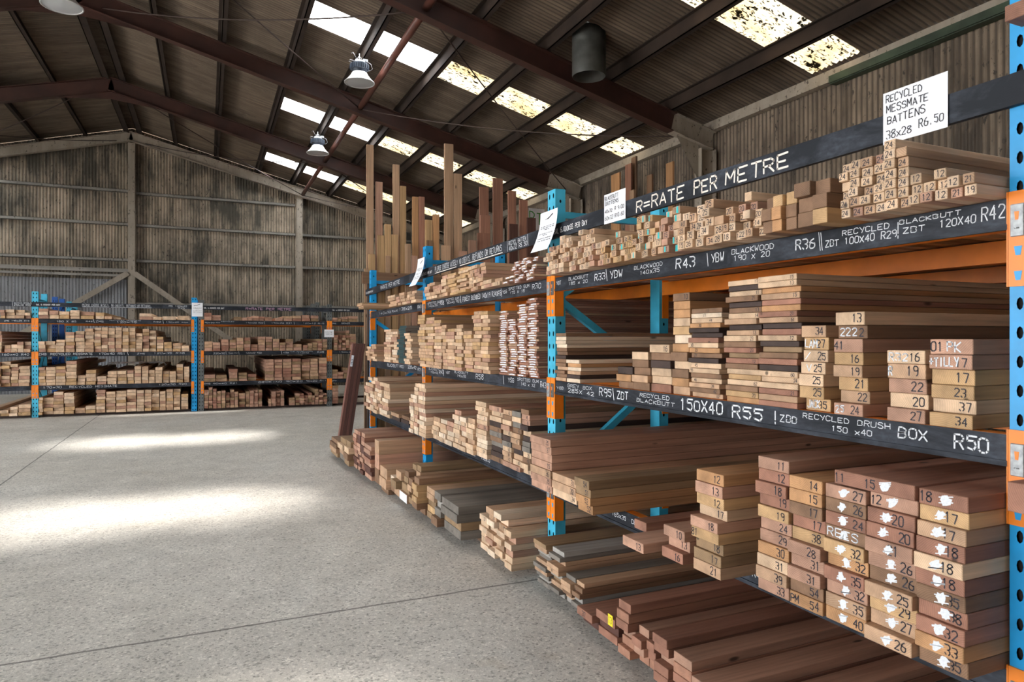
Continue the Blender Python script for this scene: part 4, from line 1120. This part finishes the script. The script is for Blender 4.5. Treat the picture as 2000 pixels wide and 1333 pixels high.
# --- middle and far bays, second shelf
pile(NEAR, 'flooring_board', 'board', 'chalk-streaked spotted gum stack', [(966, 984, 29), (986, 1004, 25), (1006, 1026, 31), (1028, 1050, 33)], .0, z2, .0157, 'gum', (2.8, 3.4), .012, gumd, thj=.02)
pile(NEAR, 'milled_board', 'board', 'mixed tall columns left of the spotted gum stack', [(818, 832, 17), (833, 849, 16), (850, 865, 15), (866, 875, 13), (876, 893, 12), (895, 909, 13), (913, 930, 11), (931, 948, 16), (949, 965, 16)], -.078, z2, .0288, 'tanmix', (2.4, 3.4), .014, None, maxz=1.74)
pile(NEAR, 'milled_board', 'board', 'green-ended columns in the far bay', [(752, 765, 13), (766, 777, 12), (778, 791, [[GREY, ('paint', 'greenpaint')]] * 14), (792, 803, 11)], .0, z2, .0295, 'rough', (2.2, 3.2), .02)
pile(NEAR, 'milled_board', 'board', 'low boards, far end of the second shelf', [(711, 721, 6), (722, 733, 7)], -.06, z2, .030, 'tan', (2.2, 3.2), .02)
# --- middle and far bays, lowest shelf
pile(NEAR, 'sawn_board', 'board', 'patchwork block, middle bay lowest shelf', [(955, 979, 11), (980, 998, 11), (999, 1017, 11), (1018, 1034, 12)], -.06, z3, .0355, 'patch', (2.6, 3.4), .014, nums(['26', '45', '42', '36'], .6), wj=.04)
pile(NEAR, 'sawn_board', 'board', 'single column beside the patchwork block', [(930, 953, 12)], -.08, z3, .0345, 'rough', (2.8, 3.4), .012, nums(['54', '22'], .4))
pile(NEAR, 'sawn_board', 'board', 'pale stepped boards, middle bay lowest shelf', [(843, 856, 5), (857, 870, 5), (871, 884, 5), (885, 898, 8), (899, 912, 7), (913, 927, 7)], -.10, z3, .0385, 'rough', (2.8, 3.4), .012, nums(['18', '36'], .3))
pile(NEAR, 'sawn_board', 'board', 'tall pale block beside the second upright', [(800, 808, 10), (809, 817, 13), (818, 832, 13)], -.17, z3, .0365, 'rough', (2.8, 3.4), .012, nums(['21', '24'], .3))
pile(NEAR, 'sawn_board', 'board', 'pale block, far end of the lowest shelf', [(709, 718, 8), (719, 727, 10), (728, 736, 10), (737, 745, 9), (746, 759, 9)], -.08, z3, .043, 'rough', (2.6, 3.2), .02)
pile(NEAR, 'sawn_board', 'board', 'two grey boards beside the far end block', [(766, 781, 2), (782, 797, 2)], -.05, z3, .04, 'patch', (1.8, 2.4), .02)
# --- on the floor, near bay
def bearers(s0, s1, d, L, lab):
    for i, q in enumerate((.25, L - .35) if L > 1 else (.06, L - .1)):
        o = timber('timber_bearer', .09, .045, s1 - s0, BRN); o.rotation_euler = (0, 0, NEAR['rot'][2] - pi / 2)
        x, y, z = NEAR['map'](s0, d + q, .0005); o.location = (x, y, z)
        tag(o, 'rough %s floor bearer, %s' % (('front', 'back')[i], lab), 'bearer')


FL = .047
FLOORP = []
def fpile(word_name, what, cols, d, th, pal, L=(3.0, 3.8), **kw):
    X = A + d
    pile(NEAR, word_name, 'plank', what, cols, d, FL, th, pal, L, **kw)
    FLOORP.append((PILES[-1], d, min(L), what))


fpile('rough_sawn_plank', 'pale floor pile below the middle upright', [(938, 956, 6), (957, 974, 8), (976, 994, 8), (996, 1013, 6)], -.235, .0395, 'rough', jit=.03, wj=.05, marks=nums(['15', '21'], .25))
fpile('rough_sawn_plank', 'weathered grey floor pile, middle', [(1048, 1073, 10), (1075, 1098, 10), (1100, 1119, 6), (1121, 1137, 6)], -.175, .0258, 'grey', jit=.025, wj=.06)
fpile('rough_sawn_plank', 'dark reddish floor pile with yellow tag', [(1134, 1164, [[REDB, ('num', '37', .6)], DRED]), (1166, 1203, [[REDB, ('tag',)], DRED, REDB])], -.215, .041, 'oldred', jit=.03)
fpile('redwood_plank', 'smooth redwood floor pile, nearest bay', [(1213, 1237, 6), (1239, 1262, 4), (1263, 1282, 3, .02), (1283, 1312, 5), (1316, 1352, 4), (1356, 1400, 3), (1404, 1450, 2)], -.215, .0405, 'red', jit=.03, L=(3.4, 4.0))
o = timber('redwood_plank', .24, .045, 3.2, LIGHT); o.location = (2.25, 1.62, .0495); o.rotation_euler = NEAR['rot']
tag(o, 'single pale wide plank at the bottom edge under the lowest shelf', 'plank')
bearers(-1.74, -1.5, .31, 3.2, 'the single pale wide plank')
# --- on the floor, middle and far bays
fpile('rough_sawn_plank', 'dark weathered floor beams, middle bay', [(846, 858, [GREY, LGREY, GREY, BRN]), (860, 893, [GREY, GREY, OLIVE, GREY])], -.335, .062, 'darkgrey', jit=.03)
fpile('rough_sawn_plank', 'sawn floor pile left of the dark beams', [(797, 805, 7), (806, 814, 7), (816, 826, 6), (828, 843, 5)], -.36, .05, 'yelrough', jit=.05)
fpile('rough_sawn_plank', 'floor offcuts with one white end', [(760, 767, [PALE, BRN]), (768, 778, 3), (780, 795, [OLIVE, [TAN, ('paint', 'paper')]])], -.37, .072, 'yelrough', L=(1.6, 2.4), jit=.03)
fpile('heavy_baulk', 'two thick short baulks on the floor', [(742, 757, 2)], -.4, .10, 'brown', L=(.36, .38), jit=.008, posts=False)
fpile('heavy_baulk', 'large square baulks on the floor by the second upright', [(732, 740, [TAN, PINKY, BRN])], -.41, .142, 'tan', L=(2.6, 3.0), jit=.01)
fpile('rough_sawn_plank', 'dark-streaked pinkish floor pile', [(687, 694, 10), (695, 701, 10), (702, 709, 10), (710, 724, 8)], -.45, .0425, 'oldred', L=(2.4, 3.0), jit=.012)
fpile('rough_sawn_plank', 'floor pile topped by a thick beam', [(662, 674, [OLIVE, LIGHT, TAN, GREY]), (675, 685, [OLIVE, LIGHT, BRN, OLIVE])], -.5, .065, 'yelrough', L=(2.2, 2.8), jit=.02)
fpile('rough_sawn_plank', 'short floor stack at the far end of the long rack', [(646, 659, 4)], -.52, .05, 'yelrough', L=(1.6, 2.0), jit=.02)

# --- back rack
FARC = {
 (2, 'L'): (403, [(0, 48, 330), (48, 135, 325), (137, 228, 325), (230, 280, 350)]),
 (2, 'M'): (403, [(345, 437, 310), (440, 527, 330), (530, 622, 335), (630, 718, 322), (722, 850, 335), (858, 938, 342), (940, 1010, 372), (1012, 1085, 385), (1250, 1362, 345), (1370, 1452, 375), (1458, 1582, 372), (1588, 1700, 365)]),
 (1, 'L'): (680, [(-70, 18, 490), (35, 95, 610), (97, 155, 610), (157, 215, 585), (217, 278, 585)]),
 (1, 'M'): (680, [(345, 408, 580), (410, 498, 580), (500, 585, 565), (587, 672, 500), (675, 760, 490), (762, 843, 470), (846, 908, 460), (910, 970, 465), (972, 1033, 465), (1036, 1095, 465), (1100, 1158, 470), (1160, 1218, 470), (1221, 1280, 515), (1282, 1340, 475), (1342, 1403, 490), (1406, 1468, 550), (1472, 1545, 600), (1549, 1625, 605), (1630, 1700, 630)]),
 (0, 'L'): (955, [(-60, 5, 740), (10, 93, 735), (96, 164, 755), (167, 270, 775)]),
 (0, 'M'): (955, [(345, 409, 790), (411, 498, 790), (500, 590, 790), (592, 690, 735), (692, 768, 868), (770, 866, 825), (870, 958, 880), (962, 1048, 840), (1051, 1138, 835), (1141, 1202, 835), (1205, 1269, 800), (1271, 1334, 800), (1336, 1390, 840), (1393, 1458, 815), (1461, 1518, 850), (1521, 1580, 850), (1584, 1645, 790), (1650, 1700, 810)]),
 (-1, 'L'): (1262, [(-80, -2, 1180), (0, 83, 1205), (86, 160, 1185), (163, 275, 1160)]),
 (-1, 'M'): (1250, [(345, 385, 1095), (387, 478, 1095), (480, 574, 1050), (577, 668, 1060), (671, 765, 1200), (767, 858, 1185), (862, 946, 1050), (950, 1038, 1005), (1041, 1134, 1005), (1137, 1224, 1005), (1228, 1294, 1035), (1297, 1360, 1035), (1362, 1430, 1040), (1433, 1489, 1080), (1492, 1555, 1040), (1557, 1620, 1040), (1625, 1690, 1110)]),
}
FARR = {
 (2, 'R'): (430, [(217, 284, 362), (286, 368, 382), (485, 558, 395), (561, 608, 400), (611, 649, 395), (651, 712, 385), (715, 759, 390), (762, 835, 395), (856, 929, 400), (931, 1012, 385), (1015, 1094, 380), (1097, 1174, 375), (1177, 1250, 375)]),
 (2, 'E'): (437, [(1372, 1419, 400), (1421, 1450, 410), (1453, 1512, 395), (1515, 1600, 385)]),
 (1, 'R'): (678, [(225, 298, 590), (301, 370, 605), (375, 446, 575), (449, 512, 575), (515, 578, 560), (581, 641, 560), (644, 705, 620), (708, 773, 550), (776, 836, 550), (839, 899, 570), (902, 954, 605), (957, 1020, 570), (1022, 1100, 620), (1110, 1153, 630), (1156, 1195, 615), (1198, 1240, 605), (1243, 1284, 575), (1287, 1328, 580)]),
 (1, 'E'): (678, [(1390, 1424, 540), (1426, 1460, 540), (1462, 1495, 540), (1497, 1530, 500), (1533, 1590, 535)]),
 (0, 'R'): (925, [(216, 319, 860), (322, 422, 870), (440, 521, 815), (525, 606, 850), (610, 690, 865), (770, 848, 735), (851, 925, 735), (928, 1008, 735), (1011, 1094, 735), (1097, 1174, 740), (1177, 1249, 740), (1252, 1328, 735)]),
 (0, 'E'): (915, [(1375, 1424, 830), (1427, 1474, 855), (1477, 1512, 820)]),
 (-1, 'R'): (1185, [(217, 255, 1015), (257, 294, 1000), (297, 331, 1012), (333, 370, 1030), (373, 410, 1030), (413, 449, 1050), (452, 489, 1025), (492, 525, 1045), (528, 590, 1060), (593, 627, 1045), (629, 666, 1035), (669, 705, 1035), (707, 741, 1035), (800, 824, 1120), (827, 865, 1050), (867, 904, 1050), (907, 940, 1050), (985, 1039, 1115), (1042, 1080, 1080), (1082, 1119, 1080), (1121, 1155, 1100), (1157, 1190, 1075), (1193, 1215, 1100), (1217, 1250, 1050), (1253, 1290, 1055), (1293, 1328, 1090)]),
 (-1, 'E'): (1160, [(1370, 1428, 995)]),
}
bayname = {'L': 'leftmost bay', 'M': 'left bay', 'R': 'right bay', 'E': 'rightmost bay'}
lev = {2: 'top shelf', 1: 'second shelf', 0: 'third shelf', -1: 'floor'}
for tab, u00, nm, pal in ((FARC, 0.0, 'messmate_board', 'messmate'), (FARR, 350.0, 'recycled_board', 'brown')):
    for (l, b), (base, cl) in tab.items():
        cols = []
        for (x0, x1, top) in cl:
            uL, uR = u00 + x0 / 4.597, u00 + x1 / 4.597
            dist = YFAR * (.9132 + .4075 * tan(az((uL + uR) / 2)))
            hh = (base - top) / 4.597 / FPX * dist
            tt = .062 if (x1 - x0) > 50 else .054
            n = max(1, int(round(hh / tt))); cols.append((uL, uR, n, rng.uniform(-.03, .03), max(.03, hh / n)))
        z = LV[l] if l >= 0 else .05
        mx = {2: 2.06, 1: 1.735, 0: 1.115, -1: .50}[l]
        pile(FAR, nm if l > 0 else nm.replace('board', 'plank'), 'board' if l > 0 else 'plank', 'back rack %s, %s' % (bayname[b], lev[l]), cols, -.04, z, .047, pal, (2.6, 4.2), .045, None, bev=0, maxz=mx, wj=.10)
flush()
for p_, d, L, what in FLOORP: bearers(p_['lo'] + .003, p_['hi'] - .003, d, L, what)
for i, (s0, s1, nm) in enumerate(((FP[4][0] + .15, FP[0][0] - .02, 'leftmost'), (FP[0][0] + .15, FP[1][0] - .02, 'left'), (FP[2][0] + .15, FP[3][0] - .02, 'right'), (FP[3][0] + .15, FP[5][0] - .1, 'rightmost'))):
    for j, d in enumerate((.15, 1.9)):
        o = timber('timber_bearer', .09, .048, s1 - s0, DARK); o.rotation_euler = (0, 0, -pi / 2); o.location = (s0, YFAR + d, .0005)
        tag(o, 'dark bearer on the floor under the %s bay of the back rack, %s one' % (nm, ('front', 'rear')[j]), 'bearer')

# ------------------------------------------------------------------ planks standing on end behind the long rack
UPR = [  # u left, u right, v top, layer, colour
 (715.5, 729.5, 283.5, 2, TAN), (733, 747, 356, 2, PINKY), (767, 780, 322, 1, TAN), (780.5, 793, 364, 2, YEL), (805, 817, 385, 2, ORNG), (817.5, 829, 385, 2, REDB), (737, 750.5, 460, 0, YEL), (751, 763.5, 438.6, 2, YEL), (764, 777, 459, 0, YEL),
 (791, 802, 477, 0, TAN), (830, 844, 430, 2, YEL), (845, 857.6, 420, 1, ORNG), (867.5, 885, 281.7, 2, TAN), (886, 902, 340, 1, TAN), (896, 912, 491, 0, PINKY), (936, 954, 366, 2, REDB), (938, 957, 421, 1, REDB), (932, 956, 456, 0, REDB),
 (962.5, 981.5, 349, 2, REDB), (992, 1007.5, 373.5, 2, REDB), (995, 1011, 438, 1, DRED), (1014, 1030, 391, 2, REDB), (1029, 1046, 426, 1, DRED), (720, 732.5, 497, 0, YEL), (711, 719, 525, 0, TAN), (753, 762, 500, 0, TAN), (803.5, 815, 500, 0, PINKY), (833, 845, 470, 0, BRN), (862, 880, 480, 0, TAN), (915, 930, 470, 2, PINKY)]
UPR.sort(key=lambda q: q[0])
taken = {}
for q in sorted(UPR, key=lambda q: -q[2]):           # short ones in front, long ones behind
    for ly in range(9):
        xa, xb = x_at(q[0], 9.42 + .036 * ly), x_at(q[1], 9.42 + .036 * ly)
        if ly >= (q[2] < 470) + (q[2] < 400) and all(xb <= a_ or xa >= b_ for a_, b_ in taken.get(ly, [])): break
    taken.setdefault(ly, []).append((xa, xb)); UPR[UPR.index(q)] = q[:3] + (ly,) + q[4:]
for i, (u0, u1, vt, ly, col) in enumerate(UPR):
    Y = 9.42 + .036 * ly
    x0, x1 = x_at(u0, Y), x_at(u1, Y); dist = .4075 * (x0 + x1) / 2 + .9132 * Y
    H = EYE + (662 - vt) / FPX * dist
    o = timber('upright_plank', x1 - x0 - .003, .032, H, col, None)
    o.rotation_euler = (pi / 2, 0, 0); o.location = ((x0 + x1) / 2, Y + .016, .0005)
    hgt = 'tallest' if H > 4.25 else 'very tall' if H > 3.8 else 'tall' if H > 3.2 else 'short'
    tag(o, '%s %s plank standing on end, %s from the left behind the long rack' % (hgt, CN[col], ORDC[i]), 'plank', 'planks standing on end behind the long rack')
for i, (u0, u1, vt, X, col) in enumerate(((1195, 1212, 340, 6.75, ORNG), (1222.5, 1234, 321, 6.75, REDB), (1234.5, 1244, 307, 6.85, BRN), (1231, 1240, 372, 6.6, TAN), (1265, 1275, 342, 6.75, BRN), (1302, 1316, 318, 6.8, ORNG), (1249, 1260, 395, 6.7, REDB))):
    ym = y_at((u0 + u1) / 2, X); dist = .4075 * X + .9132 * ym
    H = EYE + (662 - vt) / FPX * dist; wdt = abs(y_at(u0, X) - y_at(u1, X))
    o = timber('upright_plank', wdt * .95, .035, H, col); o.rotation_euler = (pi / 2, 0, -pi / 2); o.location = (X + .015, ym, .0005)
    tag(o, '%s plank leaning upright by the side wall, %s of seven counted from the far one' % (CN[col], ORDC[i]), 'plank', 'planks upright by the side wall')
# ledge and posts of the standing-plank store
lg = timber('ledge_plank', .16, .05, 3.3, BRN); lg.location = (1.93, 9.33, 2.304); lg.rotation_euler = (pi / 2, 0, -pi / 2); lg.rotation_euler = (0, -pi / 2, -pi / 2)
tag(lg, 'dark brown ledge timber running across in front of the standing planks', 'timber ledge')
for x, lb in ((2.06, 'dark timber post at the far end of the long rack holding the ledge'), (5.1, 'dark timber post holding the hidden end of the plank ledge')):
    p = timber('store_post', .13, .09, 2.22, DARK); p.rotation_euler = (pi / 2, 0, 0); p.location = (x, 9.345, .0005)
    tag(p, lb, 'post')
# dark red bundle leaning at the rack end
LEAN = []
for i in range(4):
    L = 1.42; an = radians(8.5)
    o = timber('leaning_plank', .10, .038, L, DRED if i % 2 else (.15, .065, .05)); CN.setdefault((.15, .065, .05), 'dark red')
    o.rotation_euler = (pi / 2, 0, 0)
    o.matrix_world = Matrix.Translation((1.565 + i * .042, 9.22, .002)) @ Matrix.Rotation(an, 4, 'Y') @ Matrix.Rotation(pi / 2, 4, 'Z') @ Matrix.Rotation(pi / 2, 4, 'X')
    LEAN.append(o)
    tag(o, 'dark red plank leaning at the rack end, %s of four' % ORDC[i], 'plank', 'dark red planks leaning at the rack end')

# ------------------------------------------------------------------ notices
def notice(loc, rot, W, H, label, lines, mat='ink', curl=0.0, cat='notice', name='paper_notice'):
    m = MB(); n = 8; f, bk = [], []
    for i in range(n + 1):
        z = H * i / n; y = curl * (1 - i / n) ** 2
        f.append(((-W / 2, y, z), (W / 2, y, z)))
    k = len(m.v)
    for a_, b_ in f: m.v += [a_, b_, (a_[0], a_[1] + .0015, a_[2]), (b_[0], b_[1] + .0015, b_[2])]
    for i in range(n):
        q = k + 4 * i
        m.face([q, q + 1, q + 5, q + 4], M['paper']); m.face([q + 3, q + 2, q + 6, q + 7], M['paper'])
        m.face([q + 1, q + 3, q + 7, q + 5], M['paper']); m.face([q + 2, q, q + 4, q + 6], M['paper'])
    root = m.build(name, loc=loc, rot=rot); tag(root, label, cat)
    rg = random.Random(len(label))
    for (tx, a_, b_, z0, z1) in lines:
        t = MB()
        y0 = curl * (1 - (z0 + z1) / 2) ** 2 - .0012
        if tx == '~':
            t.ribbon([(-W / 2 + W * a_, H * z0), (-W / 2 + W * (a_ + b_) / 2, H * (z0 + .25 * (z1 - z0))), (-W / 2 + W * b_, H * z1)], H * .03, y0, M[mat])
            t.ribbon([(-W / 2 + W * (a_ + .05), H * (z0 - .01)), (-W / 2 + W * (a_ + .3), H * (z0 + .05))], H * .02, y0, M[mat])
        else:
            write(t, tx, -W / 2 + W * a_, -W / 2 + W * b_, H * z0, H * z1, y0, M[mat], rg, thick=None if (z1 - z0) > .06 else H * .006)
        t.build('printed_logo' if tx == '~' else 'lettering', root)
    return root


def near_at(u, X): return (X, y_at(u, X))
RN = NEAR['rot']
Xs = A - .026
def sgn(u0, u1, vt0, vb0, label, lines, X=Xs, curl=0.0, tilt=0.0, name='paper_notice'):
    ya, yb = y_at(u0, X), y_at(u1, X); ym = (ya + yb) / 2; um = u0
    d0 = .4075 * X + .9132 * ya
    zt = EYE + (662 - vt0) / FPX * d0; zb = EYE + (662 - vb0) / FPX * d0
    return notice((X, ym, zb), (0, tilt, RN[2]), ya - yb, zt - zb, label, lines, curl=curl, name=name)


sgn(1725, 1851, 184, 284, 'white card reading RECYCLED MESSMATE BATTENS on the black rail', [('RECYCLED', .05, .64, .80, .95), ('MESSMATE', .06, .74, .60, .75), ('BATTENS', .07, .69, .38, .54), ('38x28', .06, .48, .10, .26), ('R6.50', .58, .96, .14, .30)], name='price_card')
sgn(1180, 1221.5, 382, 439, 'white card reading BLACKBUTT BATTENS on the black rail', [('BLACKBUTT', .04, .7, .80, .94), ('BATTENS', .06, .72, .62, .76), ('40x32', .05, .42, .36, .48), ('R 9.00', .52, .95, .38, .52), ('60x32', .05, .45, .12, .26), ('R10.60', .52, .95, .14, .28)], name='price_card')
fine = [('~', .2, .75, .78, .9)] + [('WE HOPE YOU FIND THE', .12, .9, z, z + .018) for z in (.62, .58)] + [('TIMBER YOU', .35, .65, .54, .558)] + [('LET US KNOW IF YOU CAN', .12, .9, .44, .457), ('HELP US', .35, .6, .40, .417), ('PLEASE PUT ALL BOARDS BACK', .12, .9, .32, .335), ('THANK YOU FOR LOOKING', .14, .9, .26, .275)]
sgn(1056, 1089, 418, 496, 'curled printed notice hanging at the middle blue upright', fine, X=A - .05, curl=-.07, tilt=0)
sgn(816, 829, 507, 561, 'curled printed notice hanging at the second blue upright', fine, X=A - .06, curl=-.09)
def fsgn(u0, u1, v0, v1, label, lines):
    Y = YFAR - .03; x0, x1 = x_at(u0, Y), x_at(u1, Y); d = .4075 * x0 + .9132 * Y
    zt, zb = EYE + (662 - v0) / FPX * d, EYE + (662 - v1) / FPX * d
    notice(((x0 + x1) / 2, Y, zb), (0, 0, 0), x1 - x0, zt - zb, label, lines)
fsgn(374.5, 396, 591.5, 618.5, 'printed notice on the blue upright of the back rack', fine)
fsgn(633.5, 652, 644, 659, 'small printed notice on the grey upright of the back rack', [('DISPLAY ONLY', .1, .9, .6, .75), ('PLEASE ASK', .15, .85, .35, .48)])
# label on the leaning bundle, yellow tag on the floor pile
lb = MB(); lb.box((-.016, -.0012, 0), (.016, 0, .15), M['paper'])
for q in (.03, .05, .07, .09): lb.box((-.011, -.0016, q), (.011, -.0012, q + .008), M['ink'])
lb = lb.build('white_label', loc=(1.584 + 1.1 * tan(radians(8.5)), 9.1685, 1.1), rot=(0, radians(8.5), 0))
LEAN[0]['label'] = LEAN[0]['label'] + ' with a white label'
bpy.context.view_layer.update(); lb.parent = LEAN[0]; lb.matrix_parent_inverse = LEAN[0].matrix_world.inverted()
# green and white signboard among the standing planks
Y_ = 9.75; g = notice((x_at(1048, Y_), Y_, EYE + (662 - 452) / FPX * (.4075 * x_at(1048, Y_) + .9132 * Y_)), (0, 0, 0), .28, .36, 'board with green letters half hidden behind the middle upright', [('B', .05, .45, .3, .9), ('T', .5, .95, .3, .9)], mat='greenink', name='signboard', cat='sign')
gp = timber('sign_post', .06, .03, g.location.z, TAN); gp.rotation_euler = (pi / 2, 0, 0); gp.location = (g.location.x, Y_ + .035, .0005); tag(gp, 'thin tan stick carrying the green lettered board', 'post')

# timber lying on the nearest bay, cut by the right edge of the photo
X = A - .1
o = timber('hardwood_beam', .16, .075, 2.0, REDB); o.location = (A - .075, y_at(1967, A - .075) - .08, EYE - (1010 - 662) / FPX * 1.68); o.rotation_euler = RN
tag(o, 'thick reddish beam end in front of the nearest blue upright', 'beam')
o = timber('hardwood_beam', .22, .04, 2.0, REDB); o.location = (A - .07, y_at(1962, A - .07) - .11, EYE + (662 - 22) / FPX * 1.69); o.rotation_euler = RN
tag(o, 'reddish board resting over the nearest upright at the photo top right corner', 'board')
# plastic film over a bundle on the back rack
pf = MB(); nx, ny = 22, 8; rgp = random.Random(5)
x0, x1 = x_at(202, YFAR), x_at(322, YFAR)
def ph(i, j): return .10 * (1 - abs(j / ny - .45) ** 2) + rgp.uniform(-.012, .012) * 1.6 - (.06 if i in (0, nx) else 0)
for i in range(nx + 1):
    for j in range(ny + 1): pf.v.append((x0 + (x1 - x0) * i / nx, YFAR + .25 + .5 * j / ny, .90 + max(.0, ph(i, j))))
for i in range(nx):
    for j in range(ny): a_ = i * (ny + 1) + j; pf.face([a_, a_ + ny + 1, a_ + ny + 2, a_ + 1], M['film'])
tag(pf.build('plastic_film', smooth=False), 'crumpled clear plastic film draped over boards on the back rack', 'plastic film')
